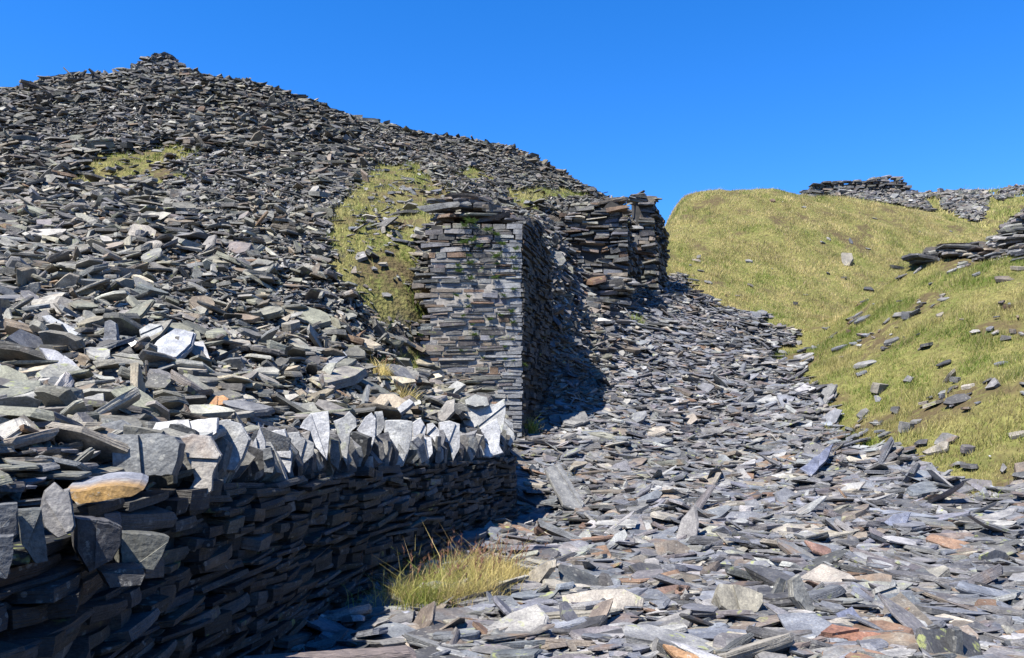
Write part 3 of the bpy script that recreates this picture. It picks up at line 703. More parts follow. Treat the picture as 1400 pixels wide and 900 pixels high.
# tall buttress
YBU = 17.0
def xz(u, v, Y): p = P(u, v, Y); return p[0], p[2]
bx1, _ = xz(715, 400, YBU); zt_b = xz(700, 303, YBU)[1]; zb_b = xz(700, 590, YBU)[1]
xl = [xz(u, v, YBU) for u, v in [(550, 545), (556, 470), (560, 455), (577, 440), (574, 400), (584, 360), (590, 320), (592, 300)]]
xl_z = np.array([p[1] for p in xl]); xl_x = np.array([p[0] for p in xl])
x0 = xl_x.min()
butt = link('stone_buttress', None, label='tall squared slate buttress with mortared front, ferns and a clean lit corner', category='buttress')
S = Slabs()
slotz0 = xz(690, 324, YBU)[1]
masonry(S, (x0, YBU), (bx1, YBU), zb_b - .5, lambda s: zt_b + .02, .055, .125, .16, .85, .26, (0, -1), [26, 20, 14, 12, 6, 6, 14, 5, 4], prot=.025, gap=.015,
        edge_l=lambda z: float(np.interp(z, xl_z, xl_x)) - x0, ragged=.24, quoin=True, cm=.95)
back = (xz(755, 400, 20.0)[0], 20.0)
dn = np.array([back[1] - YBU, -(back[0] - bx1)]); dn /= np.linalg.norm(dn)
masonry(S, (bx1 - .003, YBU + .004), back, zb_b - .7, lambda s: zt_b + (.27 * s if s < 2.0 else .54 - .9 * (s - 2.0)) + .05 * math.sin(s * 9), .05, .12, .16, .7, .24, dn, W_WALL, prot=.045, gap=.01, cm=.25)  # right side face: shade painted in by darkening its stone colours
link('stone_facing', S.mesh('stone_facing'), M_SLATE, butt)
ci = .05
box_core('core', [(x0 + .55, YBU + ci), (bx1 - ci, YBU + ci), (back[0] - ci - .02, back[1]), (x0 + .55, back[1])], zb_b - .5, [zt_b - .08, zt_b - .08, zt_b - .8, zt_b - .1], M_CORE, butt)
box_core('mortar', [(x0 + .56, YBU + .032), (bx1 - .06, YBU + .032), (bx1 - .06, YBU + .048), (x0 + .56, YBU + .048)], zb_b - .4, [xz(600, 345, YBU)[1]] * 4, M_MORTAR, butt)
box_core('footing', [(x0 + .06, YBU + ci + .01), (x0 + .548, YBU + ci + .01), (x0 + .548, back[1]), (x0 + .06, back[1])], zb_b - .5, [xz(560, 470, YBU)[1]] * 4, M_MORTAR, butt)
# loose slabs on its top and at its foot
def pile(n, u0, u1, v0, v1, Y0, Y1, size, flat=.10, w=W_WALL, cm=1.0, topv=None):
    """loose slabs filling a low heap standing between two outlines, sorted so that they lie on each other"""
    out = []
    for k in range(n):
        u = random.uniform(u0, u1); t = random.random(); vt = topv(u) if topv else v0
        v = vt + (v1 - vt) * t; Y = random.uniform(Y0, Y1) 
        c = P(u, v, Y); s = size * math.exp(random.gauss(0, .3)); out.append((c, s))
    N = len(out); cc = np.array([o[0] for o in out]); s = np.array([o[1] for o in out]); asp = np.exp(rng.uniform(.3, 1.3, N))
    a = rng.normal(0, .5, N); X = np.stack([np.cos(a), np.sin(a), rng.normal(0, .08, N)], -1); Z = np.tile([[0, -.05, 1.]], (N, 1)) + rng.normal(0, flat, (N, 3))
    idx, C = colours(N, w, .22)
    V, LC = make_slabs(cc, s * np.sqrt(asp), s / np.sqrt(asp) * 1.1, s * rng.uniform(.1, .24, N), X, Z, n=8, R=3, p=6, jag=.14)
    return V, LC, np.c_[C * cm, rng.random(N)]
S = Slabs()
V, LC, C = pile(110, 600, 702, 272, 303, YBU + .15, YBU + 1.6, .36, .10, topv=lambda u: 272 + max(0, (u - 640)) * .42 + max(0, 612 - u) * .3, w=[22, 22, 6, 6, 8, 8, 16, 3, 2]); S.add(V, 8, 3, C, LC)
link('loose_cap', S.mesh('loose_cap'), M_SLATE, butt)
box_core('cap_fill', [(-1.5, YBU + .5), (0.1, YBU + .5), (.6, YBU + 2.6), (-1.5, YBU + 2.6)], zt_b - .3, [zt_b + .22, zt_b + .06, zt_b + .02, zt_b + .22], M_CORE, butt)

# two ruined walls behind
def ruin(name, label, uL, uR, Y, topf, baseV, backpt, hole=None, cm=1., w=None, colB=None):
    root = link(name, None, label=label, category='ruined wall')
    xL, _ = xz(uL, baseV, Y); xR, zb = xz(uR, baseV, Y); S = Slabs()
    topz = lambda s: xz(uL, topf(uL + s / Y * FPX / 1.0 * .99), Y)[1]
    holes = ()
    if hole:
        hx0, hz1 = xz(hole[0], hole[1], Y); hx1, hz0 = xz(hole[2], hole[3], Y); holes = ((hx0 - xL, hx1 - xL, hz0, hz1),)
    masonry(S, (xL, Y), (xR, Y), zb - .9, topz, .06, .16, .25, .95, .4, (0, -1), w or [20, 22, 6, 8, 8, 12, 18, 5, 3], prot=.11, gap=.014, holes=holes, ragged=.3, tilt=.13, miss=.10, cm=cm)
    b = np.array(backpt); d = np.array([b[1] - Y, -(b[0] - xR)]); d /= np.linalg.norm(d)
    zr = topz(xR - xL - .05)
    masonry(S, (xR - .02, Y + .02), tuple(b), zb - 1.2, lambda s: zr - .25 * s + .25 * math.sin(s * 4), .07, .16, .22, .8, .35, d, W_WALL, prot=.10, gap=.012, tilt=.08, miss=.08, cm=.5)  # right return face: its shade is painted into darker stone tones
    link('stone_facing', S.mesh('stone_facing'), M_SLATE, root)
    K = 12; xs = np.linspace(xL + .15, xR - .16, K); f = []
    fr = Y + .14; V = []
    for x_ in xs:
        zt = topz(x_ - xL) - .12; yb = np.interp(x_, [xL, xR], [Y + 1.0, b[1] - .1])
        V += [(x_, fr, zb - 1.2), (x_, fr, zt), (x_, yb, zt), (x_, yb, zb - 1.2)]
    for i in range(K - 1):
        for r in range(4): s_ = (r + 1) % 4; f.append([4 * i + r, 4 * i + 4 + r, 4 * i + 4 + s_, 4 * i + s_])
    f.append([0, 1, 2, 3]); f.append([4 * K - 1, 4 * K - 2, 4 * K - 3, 4 * K - 4])
    link('hearting', raw_mesh('hearting', V, np.full(len(f), 4), np.array(f)), M_CORE, root)
    return root
topA = lambda u: float(np.interp(u, [760, 775, 790, 810, 824, 833, 846, 853, 858, 865], [300, 285, 277, 279, 288, 269, 267, 280, 300, 304]))
topB = lambda u: float(np.interp(u, [855, 862, 870, 880, 892, 902, 908, 914], [290, 275, 262, 260, 268, 274, 282, 290]))
ruinA = ruin('ruined_wall', 'crumbling brown slate wall end with a small square hole and reddish stones', 762, 860, 25.9, topA, 392, (xz(874, 350, 28.4)[0], 28.4), hole=(799, 346, 810, 360))
ruinB = ruin('ruined_wall', 'rearmost jagged slate wall stub with greenish top against the grassy mound', 867, 898, 29.0, topB, 405, (xz(914, 350, 31.5)[0], 31.5), w=[20, 20, 10, 4, 18, 5, 16, 2, 6])
for rt, args in ((ruinA, (30, 785, 856, 266, 280, 26.1, 27.2, .30, .16)), (ruinB, (18, 870, 897, 264, 276, 29.1, 30.4, .30, .16))):
    tf = topA if rt is ruinA else topB
    S = Slabs(); V, LC, C = pile(*args, topv=lambda u: tf(u) + 2, w=[20, 16, 6, 6, 18, 6, 14, 2, 6]); S.add(V, 8, 3, C, LC); link('loose_cap', S.mesh('loose_cap'), M_SLATE, rt)
# stepped broken masonry spilling below the first ruin
S = Slabs()
stub = link('broken_footing', None, label='stepped rough slate footing spilling down below the wall end with the square hole', category='ruined wall')
for (ua, ub, va, vb, Y, n) in [(790, 858, 380, 420, 25.4, 60), (775, 840, 410, 450, 24.3, 60), (765, 825, 440, 480, 23.2, 55), (762, 810, 470, 510, 22.2, 45)]:
    V, LC, C = pile(n, ua, ub, va, vb, Y - .1, Y + .7, .55, .1, w=[22, 14, 10, 12, 4, 8, 16, 4, 8]); S.add(V, 8, 3, C, LC)
link('loose_courses', S.mesh('loose_courses'), M_SLATE, stub)

# distant ruin on the skyline
far = link('distant_ruin', None, label='long low ruined slate wall on the far skyline behind the grassy mound', category='ruined wall')
S = Slabs(); Yf = 72.0
topF = lambda u: float(np.interp(u, [1098, 1112, 1132, 1145, 1160, 1190, 1215, 1234, 1238, 1246, 1262, 1290], [262, 256, 252, 246, 249, 247, 244, 241, 247, 256, 262, 266]))
xL, _ = xz(1098, 260, Yf); xR, _ = xz(1290, 260, Yf)
masonry(S, (xL, Yf), (xR, Yf + .01), xz(1200, 300, Yf)[1], lambda s: xz(1098, topF(1098 + s / Yf * FPX) - 4, Yf)[1], .14, .26, .4, 1.3, .9, (0, -1), W_TIP, prot=.16, gap=.03, tilt=.09, miss=.06)
link('stone_facing', S.mesh('stone_facing'), M_SLATE, far)
K = 20; xs = np.linspace(xL + .3, xR - .6, K); V = []; f = []
for x_ in xs:
    s_ = x_ - xL; zt = xz(1098, topF(1098 + s_ / Yf * FPX), Yf)[1] - .35; yy = Yf + .35
    V += [(x_, yy, zt - 4), (x_, yy, zt), (x_, yy + 3, zt), (x_, yy + 3, zt - 4)]
for i in range(K - 1):
    for r in range(4): s_ = (r + 1) % 4; f.append([4 * i + r, 4 * i + 4 + r, 4 * i + 4 + s_, 4 * i + s_])
link('hearting', raw_mesh('hearting', V, np.full(len(f), 4), np.array(f)), M_CORE, far)

# slate ledge on top of the bank
ledge = link('slate_ledge', None, label='dark stack of overlapping slabs forming a ledge along the top of the right grass bank', category='stone stack')
S = Slabs(); pts = []
for u in np.arange(1256, 1480, 3.2):
    for k in range(3):
        Y = float(np.interp(u, [1256, 1340, 1400, 1480], [25.6, 24.6, 22.6, 21])); vt = float(np.interp(u, [1256, 1270, 1330, 1400, 1480], [346, 341, 338, 333, 325]))
        p = P(u + random.uniform(-4, 4), vt, Y + random.uniform(-.1, .5)); p[2] = float(H(p[0], p[1])) + random.uniform(.0, .10) * (k + 1) * min(1, (u - 1240) / 60); pts.append(p)
pts = np.array(pts); N = len(pts); s = .42 * np.exp(rng.normal(0, .3, N)); a = rng.normal(.1, .35, N)
X = np.stack([np.cos(a), np.sin(a), rng.normal(.02, .06, N)], -1); Z = np.tile([[0, -.02, 1.]], (N, 1)) + rng.normal(0, .07, (N, 3)); idx, C = colours(N, [22, 22, 6, 10, 8, 2, 14, 4, 4])
V, LC = make_slabs(pts, s * 1.7, s * .9, s * .13, X, Z, n=8, R=3, p=5); S.add(V, 8, 3, np.c_[C, rng.random(N)], LC)
link('loose_courses', S.mesh('loose_courses'), M_SLATE, ledge)

heap = link('slate_heap', None, label='low heap of slate rising at the right picture edge above the ledge', category='stone heap')
S = Slabs(); V, LC, C = pile(420, 1366, 1520, 290, 338, 23.6, 26.0, .36, .12, topv=lambda u: float(np.interp(u, [1366, 1380, 1400, 1450, 1520], [330, 312, 292, 285, 290])), w=W_TIP); S.add(V, 8, 3, C, LC)
link('loose_slabs', S.mesh('loose_slabs'), M_SLATE, heap)
HC = [P(u, v, Y) for u, v, Y in [(1374, 336, 24.2), (1400, 336, 24.0), (1520, 335, 23.6), (1520, 335, 26.2), (1400, 335, 26.4), (1376, 336, 26)]]
box_core('hearting', [(p[0], p[1]) for p in HC], HC[0][2] - .8, [P(1376, 328, 24.2)[2], P(1400, 304, 24.0)[2], P(1500, 297, 23.6)[2], P(1500, 300, 26.2)[2], P(1400, 300, 26.4)[2], P(1378, 322, 26)[2]], M_CORE, heap)

# ------------------------------------------------------------------ landmark slabs on the ground, traced
def onground(poly): u = np.mean([p[0] for p in poly]); v = max(p[1] for p in poly) - 2; return hit(u, v)[1]
TR = [
 ([(195,488),(215,465),(240,448),(268,455),(263,472),(242,492),(215,491)], .08, (.36,.38,.42), .5, 'largest smooth blue-grey slab lying tilted towards us in the middle of the left tip', (.1,-.6,.8)),
 ([(190,452),(205,443),(222,445),(223,458),(203,470),(193,465)], .06, (.26,.28,.30), .5, 'squarish grey slab resting just above the largest smooth slab', (.1,-.8,.6)),
 ([(54,475),(75,478),(100,495),(116,513),(105,519),(75,502)], .05, (.33,.34,.38), .5, 'long pale slab sliding down to the right, far left of the tip', (.3,-.6,.7)),
 ([(57,432),(68,430),(112,455),(105,463),(75,452)], .05, (.32,.34,.37), .5, 'narrow pale blade of slate pointing down to the right, above the other long pale slab', (.2,-.6,.7)),
 ([(84,558),(105,545),(142,537),(143,553),(112,573),(90,572)], .12, (.36,.36,.34), .9, 'thick pale block spotted with yellow lichen above the coping block', (.1,-.5,.9)),
 ([(-20,552),(50,537),(59,545),(30,560),(-20,570)], .10, (.34,.34,.31), .85, 'long pale lichened slab jutting in from the left edge', (.0,-.4,.9)),
 ([(143,440),(150,437),(158,442),(162,468),(141,470)], .07, (.19,.20,.22), .5, 'upright grey slab standing on the tip, left of the white quartz lump', (.0,-1,.1)),
 ([(278,555),(290,543),(305,540),(313,545),(305,553),(285,557)], .06, (.42,.20,.07), .5, 'bright orange-brown slab on the tip above the coping row', (.1,-.7,.7)),
 ([(263,467),(278,466),(288,492),(270,494)], .05, (.36,.37,.40), .5, 'pale oblong slab right beside the largest smooth slab', (.0,-.7,.6)),
 ([(-12,485),(8,505),(25,530),(20,534),(5,522),(-12,512)], .05, (.30,.32,.37), .5, 'blue-grey blade of slate leaning at the left picture edge', (.4,-.7,.4)),
 ([(132,607),(146,573),(158,595),(156,611)], .06, (.26,.27,.24), .9, 'triangular upright slate with a yellow-green flank behind the big coping block', (-.5,-1,.2)),
 ([(145,488),(165,483),(230,492),(225,498),(150,498)], .05, (.20,.20,.18), .9, 'long thin dark slab lying level just below the largest smooth slab', (.0,-.5,.9)),
 ([(0,580),(25,572),(45,590),(30,610),(0,606)], .10, (.33,.33,.31), .8, 'rough pale speckled boulder at the left edge above the near wall stones', (.1,-.8,.5)),
 ([(440,497),(470,480),(475,486),(450,505)], .05, (.28,.30,.34), .5, 'small blue-grey slab on the fine rubble left of the buttress foot', (.1,-.5,.9)),
 ([(517,575),(560,545),(566,550),(530,578)], .06, (.30,.31,.33), .5, 'long grey slab leaning up to the right behind the coping, below the buttress', (.0,-.5,.7)),
 ([(598,565),(610,548),(622,545),(622,562),(608,577),(600,577)], .10, (.25,.235,.22), .5, 'stubby brown-grey boulder behind the coping, in front of the buttress', (.0,-1,.4)),
 ([(590,545),(625,520),(637,526),(605,552)], .08, (.22,.23,.235), .5, 'long slab leaning against the foot of the buttress', (-.2,-1,.7)),
 ([(979,812),(984,797),(1010,800),(1044,813),(1045,826),(1036,840),(1006,843),(986,828)], .22, (.28,.265,.22), .5, 'chunky pale boulder with rounded corners on the open slate floor', (.1,-.8,.6)),
 ([(1051,827),(1067,790),(1075,793),(1066,830)], .05, (.10,.105,.105), .5, 'dark blade of slate standing upright beside the chunky boulder', (.4,-1,.2)),
 ([(1083,792),(1093,785),(1114,832),(1108,844),(1085,816)], .07, (.26,.26,.24), .5, 'tall pale leaning slate right of the dark upright blade', (.5,-1,.3)),
 ([(1118,868),(1135,856),(1205,866),(1212,874),(1196,884),(1160,873)], .07, (.30,.15,.10), .5, 'wide rust-red slab propped up near the bottom of the floor', (.0,-.35,1)),
 ([(1303,910),(1305,861),(1315,860),(1318,910)], .08, (.10,.105,.11), .5, 'narrow dark slate post standing up at the bottom edge on the right', (.2,-1,.05)),
 ([(1143,838),(1165,829),(1182,850),(1160,858),(1150,853)], .03, (.13,.15,.23), .5, 'smooth blue diamond-shaped slab lying right of the tall leaning slate', (.0,-.7,.8)),
 ([(1208,714),(1222,703),(1246,700),(1240,716),(1225,723)], .03, (.16,.18,.25), .5, 'smooth blue slab tilted up on the floor below the grass bank', (.0,-.7,.7)),
 ([(1193,806),(1200,802),(1232,802),(1228,820),(1212,829),(1196,820)], .09, (.28,.28,.27), .5, 'squared pale block lying above the wide rust-red slab', (.0,-.8,.6)),
 ([(1100,738),(1130,747),(1157,762),(1148,768),(1112,752)], .05, (.25,.15,.12), .5, 'long reddish slab sloping down to the right in the middle of the floor', (.1,-.5,.8)),
 ([(936,681),(957,680),(958,695),(938,696)], .03, (.07,.075,.08), .5, 'small dark square slab standing on edge in the floor', (.0,-1,.3)),
 ([(906,880),(918,882),(975,905),(960,912),(925,898)], .04, (.32,.19,.10), .5, 'orange-brown splinter pointing down to the bottom edge', (.0,-.4,1)),
 ([(880,808),(925,799),(944,801),(935,812),(895,820)], .05, (.17,.11,.085), .5, 'dark brown slab sticking up left of the chunky boulder', (.0,-.5,.9)),
 ([(736,775),(748,770),(768,790),(760,795)], .05, (.33,.24,.16), .5, 'tan splinter of slate right of the grass tussock', (.0,-.6,.7)),
 ([(556,806),(578,798),(604,800),(608,806),(590,822),(560,822)], .16, (.30,.29,.27), .5, 'flat pale stone nestled in the grass tussock', (.0,-.6,.8)),
 ([(745,640),(765,632),(800,690),(795,700),(770,690)], .08, (.20,.205,.21), .5, 'broad slab tipping out of the shade at the wall foot', (.3,-.6,.8)),
 ([(765,568),(800,562),(806,575),(785,583),(770,580)], .08, (.20,.20,.20), .5, 'grey slab lying just right of the buttress foot, in the sun', (.1,-.6,.9)),
 ([(1094,640+0),(1140,606),(1130,630),(1110,650)], .05, (.16,.18,.26), .5, 'bluish slab on the scree at the foot of the grass bank', (.1,-.5,.8)),
]
for poly, th, col, al, lab, nrm in TR:
    yy = onground(poly) - (.28 if poly[0][1] > 430 else .1)
    V, LC, C, K, R, o = traced(poly, yy, th, nrm, col=col, alpha=al)
    single('slate_slab' if 'boulder' not in lab else 'boulder', lab, 'boulder' if 'boulder' in lab else 'slate slab', V, LC, C, K, R, o, M_FACE if 'blue' not in lab else M_SLATE, group='distinctive slabs lying on the slate waste')

for poly, lab in [([(165,476),(170,464),(180,461),(187,467),(183,478),(172,483)], 'white quartz lump on the tip left of the largest smooth slab'),
                  ([(297,470),(300,459),(306,458),(315,467),(312,474),(302,475)], 'white quartz lump on the tip right of the largest smooth slab')]:
    V, LC, C, K, R, o = traced(poly, onground(poly), .16, (0, -1, .5), col=(.6, .6, .6)); single('quartz_lump', lab, 'stone', V, LC, C, K, R, o, M_QUARTZ)

# slabs scattered on the grass
GS = [ # u, v, width px, kind(0 flat 1 upright 2 chunky), palette, label
 (1100,490,26,0,2,'pale flat slab at the left foot of the grass bank'), (1147,478,26,0,3,'blue-grey slab slanting near the lower left corner of the grass bank'),
 (1183,500,34,0,2,'long pale slab sunk in grass on the lower bank'), (1178,516,18,0,3,'small bluish slab just under the long pale sunk slab'),
 (1203,534,24,2,8,'chunky cream boulder standing alone in the middle of the bank'), (1136,544,18,1,0,'grey slab standing in grass just above the scree edge'),
 (1180,568,24,0,0,'grey slab lying in grass below the chunky cream boulder'), (1237,587,25,2,2,'pale rounded stone of a pair on the lower bank'),
 (1252,577,20,0,0,'flat grey slab touching the pale rounded stone'), (1293,604,36,0,0,'wide dark-tipped slab, topmost of the group low on the bank'),
 (1283,617,40,0,8,'long cream slab beneath the wide dark-tipped slab'), (1323,617,20,2,7,'purplish lump right of the long cream slab'),
 (1368,498,20,0,3,'lone bluish slab high on the right of the bank'), (1292,498,22,0,1,'dark slab over a hollow in the upper bank'),
 (1306,521,14,2,2,'pale small stone under the dark hollow slab'), (1303,531,14,0,1,'dark small slab right below the pale small stone'),
 (1392,597,30,0,8,'pale slab at the right picture edge half way down the bank'), (1187,396,20,0,1,'dark slab poking from the crest where the bank meets the mound'),
 (1303,372,20,0,2,'pale slab below the slate ledge on the bank'), (1372,384,28,0,6,'brown-grey slab near the right edge under the ledge'),
 (1290,412,16,0,2,'pale slab in the upper middle of the bank'), (1240,436,18,2,3,'blue-grey pointed stone in the upper bank'),
 (1180,438,32,0,3,'long blue slab slanting up the left shoulder of the bank'), (1163,436,20,0,0,'grey slab left of the long blue slanting slab'),
 (1212,440,18,0,2,'pale slab right of the long blue slanting slab'), (1140,459,18,0,1,'dark slab cluster stone on the left shoulder of the bank'),
 (1378,421,12,2,5,'rust-red stone at the upper right of the bank'), (1385,456,12,2,6,'brown stone below the rust-red one'),
 (1161,455,9,2,5,'small reddish stone among the left shoulder slabs'), (1225,366,22,0,1,'dark slab lying left of the ledge end'),
 (1233,381,18,0,0,'grey slab just below the dark slab near the ledge end'), (1255,372,16,0,2,'pale slab between the ledge end and the bank crest'),
 (1024,358,15,0,2,'pale flat stone in the middle of the mound'), (1163,332,7,1,3,'small upright bluish stone high on the mound'),
 (1158,361,16,1,8,'pale leaning stone right of centre on the mound'), (1196,299,9,0,8,'tiny pale stone near the mound crest'),
 (955,356,6,1,1,'small dark upright stone on the left of the mound'), (958,371,11,0,0,'grey stone under the small dark upright one'),
 (969,388,13,0,0,'grey slab at the left foot of the mound'), (1009,406,8,0,8,'tiny pale stone near the foot of the mound'),
 (1088,417,8,2,1,'dark small stone near the foot of the mound'), (1102,404,7,0,2,'tiny pale stone at the lower right of the mound'),
 (1287,501+43,10,2,3,'small bluish lump in the middle right of the bank'), (1337,553,10,0,3,'small bluish slab beside the ridge of yellow grass'),
 (1310,655,16,0,2,'pale stone close to the lower edge of the bank'), (1361,672,14,0,0,'grey stone at the lower right corner of the bank'),
 (215,223,12,0,8,'cream slab at the top of the small high grass patch'), (150,245,14,0,2,'pale slab in the small high grass patch'),
 (228,222,10,1,1,'dark slab standing in the small high grass patch'), (480,345,12,0,2,'pale slab in the grass patch left of the buttress'),
 (532,348,18,0,3,'dark bluish slab stack in the grass patch beside the buttress'), (528,409,16,0,2,'pale slab near the foot of the grass patch by the buttress'),
 (524,318,10,1,8,'small pale stone upright in the grass left of the buttress top'), (532,277,14,0,1,'dark slab high in the grass patch, left above the buttress'),
 (548,278,14,0,0,'grey slab touching the dark one high in the grass patch'), (484,375,10,1,0,'grey slab standing at the left margin of the grass patch'),
 (560,310,12,0,2,'pale slab in grass just left of the buttress cap'), (500,395,11,0,6,'brownish slab low in the grass patch by the buttress'),
]
TUFTS = []
for u, v, w, kind, pi, lab in GS:
    p = hit(u, v); Y = p[1]; s = w / FPX * Y * .88; h_, nr1 = Hn(p[:1], p[1:2]); nr1 = nr1[0]
    a = random.uniform(-.35, .35); X = np.array([[math.cos(a), math.sin(a), 0]]) if u != 1180 else np.array([[.8, .3, .5]])
    if kind == 0: L, W, T = s * 1.05, s * .7, s * .16; Z = (nr1 * .8 + np.array([0, -.05, .25]) + rng.normal(0, .14, 3))[None]; dz = T * .1
    elif kind == 1: L, W, T = s * 1.5, s, s * .25; X = np.array([[.2, 0, 1.]]); Z = np.array([[random.uniform(-.3, .3), -1, .35]]); dz = s * .35
    else: L, W, T = s, s * .8, s * .6; Z = np.array([[.1, -.2, 1.]]); dz = s * .12
    V, LC = make_slabs(np.zeros((1, 3)), np.array([L]), np.array([W]), np.array([T]), X, Z, n=7, R=3, p=3, jag=.25)
    col = PALC[pi] * random.uniform(.75, 1.0)
    single('grass_stone', lab, 'stone', V, LC, np.array([[*col, random.random()]]), 7, 3, (p[0], p[1], p[2] + dz), M_SLATE, group='stones lying in the grass')

# ------------------------------------------------------------------ timber beam at the bottom edge
b0, b1 = P(322, 902, 4.85), P(566, 902, 5.1)
d = b1 - b0; Lb = np.linalg.norm(d); n_ = 24
V = []; f = []
prof = [(-.075, -.14), (.075, -.14), (.085, -.02), (.075, 0), (.01, .006), (-.075, 0), (-.085, -.02)]
for i in range(n_ + 1):
    for (py, pz) in prof: V.append((i / n_ * Lb, py + random.gauss(0, .002), pz + random.gauss(0, .0025) - (.02 if i in (0, n_) and pz >= -.02 else 0)))
K = len(prof)
for i in range(n_):
    for r in range(K): s_ = (r + 1) % K; f.append([i * K + r, (i + 1) * K + r, (i + 1) * K + s_, i * K + s_])
lp = np.array(f).ravel().tolist() + list(range(K))[::-1] + [n_ * K + r for r in range(K)]
o = link('timber_beam', raw_mesh('timber_beam', V, [4] * len(f) + [K, K], lp), M_WOOD, label='weathered purple-brown timber beam lying at the wall foot along the bottom edge', category='timber')
o.location = Vector(b0); o.rotation_euler = (0, 0, math.atan2(d[1], d[0]))

# ------------------------------------------------------------------ grass blades
def blades(base, h, w, lean, col, col2=None, seg=1):
    N = len(base); a = rng.uniform(0, 2 * PI, N); side = np.stack([np.cos(a), np.sin(a), np.zeros(N)], -1) * w[:, None] / 2
    if seg == 1:
        V = np.stack([base - side, base + side, base + lean * h[:, None] + np.array([0, 0, 1]) * h[:, None]], 1)
        T = np.arange(N * 3); return V.reshape(-1, 3), np.full(N, 3), T, np.repeat(col, 3, 0)
    mid = base + lean * h[:, None] * .3 + np.array([0, 0, 1]) * h[:, None] * .6
    tip = base + lean * h[:, None] * 1.1 + np.array([0, 0, 1]) * h[:, None] * .95
    V = np.stack([base - side, base + side, mid + side * .7, mid - side * .7, tip], 1)
    b = np.arange(N)[:, None] * 5; lp = np.concatenate([b + np.array([[0, 1, 2, 3]]), b + np.array([[3, 2, 4]])], 1).ravel()
    return V.reshape(-1, 3), np.tile([4, 3], N), lp, np.repeat(col, 5, 0)
def grasscol(x, y, N, green=.5, mul=1.):
    n = fbm(x * .5 + 3, y * .5, 3) * 1.3 + fbm(x * 2.2, y * 2.2 + 8, 2) * 1.3
    t = np.clip(.5 + n * 1.5 + rng.normal(0, .2, N) - (green - .5), 0, 1)[:, None]
    a = np.array([.16, .235, .035]); b = np.array([.50, .44, .18])
    c = a * (1 - t) + b * t; dead = (rng.random(N) < .10)[:, None]; c = np.where(dead, np.array([[.42, .34, .19]]), c)
    return np.c_[c * mul * KA * 1.36 * (1 + .9 * fbm(x * .9 + 40, y * .9, 4))[:, None] * np.exp(rng.normal(0, .14, (N, 1))), np.ones(N)]
VS, SZ, LP, CC = [], [], [], []; nvt = 0
def addb(r):
    global nvt
    VS.append(r[0]); SZ.append(r[1]); LP.append(r[2] + nvt); CC.append(r[3]); nvt += len(r[0])
def field(n, xr, yr, keep, h0, w0, green, mul=(1, 1, 1), leanx=.12):
    x = rng.uniform(*xr, n); y = rng.uniform(*yr, n); hh = H(x, y); u, v = proj(x, y, hh)
    k = (u > -200) & (u < 1650) & grassmask(x, y, hh) & keep(x, y, hh, u, v)
    x, y, hh = x[k], y[k], hh[k]; N = len(x)
    cl = np.clip(.75 + fbm(x * 1.6 + 50, y * 1.6, 3) * 2.2, .3, 1.6)
    keep2 = rng.random(N) > .93 * sstep(.13, .22, bare(x, y))
    x, y, hh, cl = x[keep2], y[keep2], hh[keep2], cl[keep2]; N = len(x)
    h = h0 * np.exp(rng.normal(0, .3, N)) * cl; w = w0 * np.exp(rng.normal(0, .2, N)); lean = rng.normal(0, .35, (N, 3)); lean[:, 2] = 0; lean[:, 0] += leanx; lean[:, 1] -= .1
    addb(blades(np.stack([x, y, hh - .05], -1), h, w, lean, grasscol(x, y, N, green, np.array(mul))))
field(480000, (5, 46), (29, 52), lambda x, y, h, u, v: (tmask(x, y) < .5) & (v < 470), .13, .022, .20, (1.08, 1.03, 1.12))
field(60000, (20, 66), (52, 84), lambda x, y, h, u, v: (tmask(x, y) < .5) & (u > 1080), .3, .07, .45)
field(420000, (3.5, 21), (10.5, 29), lambda x, y, h, u, v: (tmask(x, y) < .5), .11, .013, .50, (.88, .88, .85))
field(240000, (-22, 8), (14, 40), lambda x, y, h, u, v: (tmask(x, y) > .5), .14, .018, .6)
me = raw_mesh('hill_grass', np.concatenate(VS), np.concatenate(SZ), np.concatenate(LP), {'tint': np.concatenate(CC)})
link('hill_grass', me, M_BLADE, kind='stuff', label='yellow-green upland grass covering the mound, the bank and patches of the tip', category='grass')

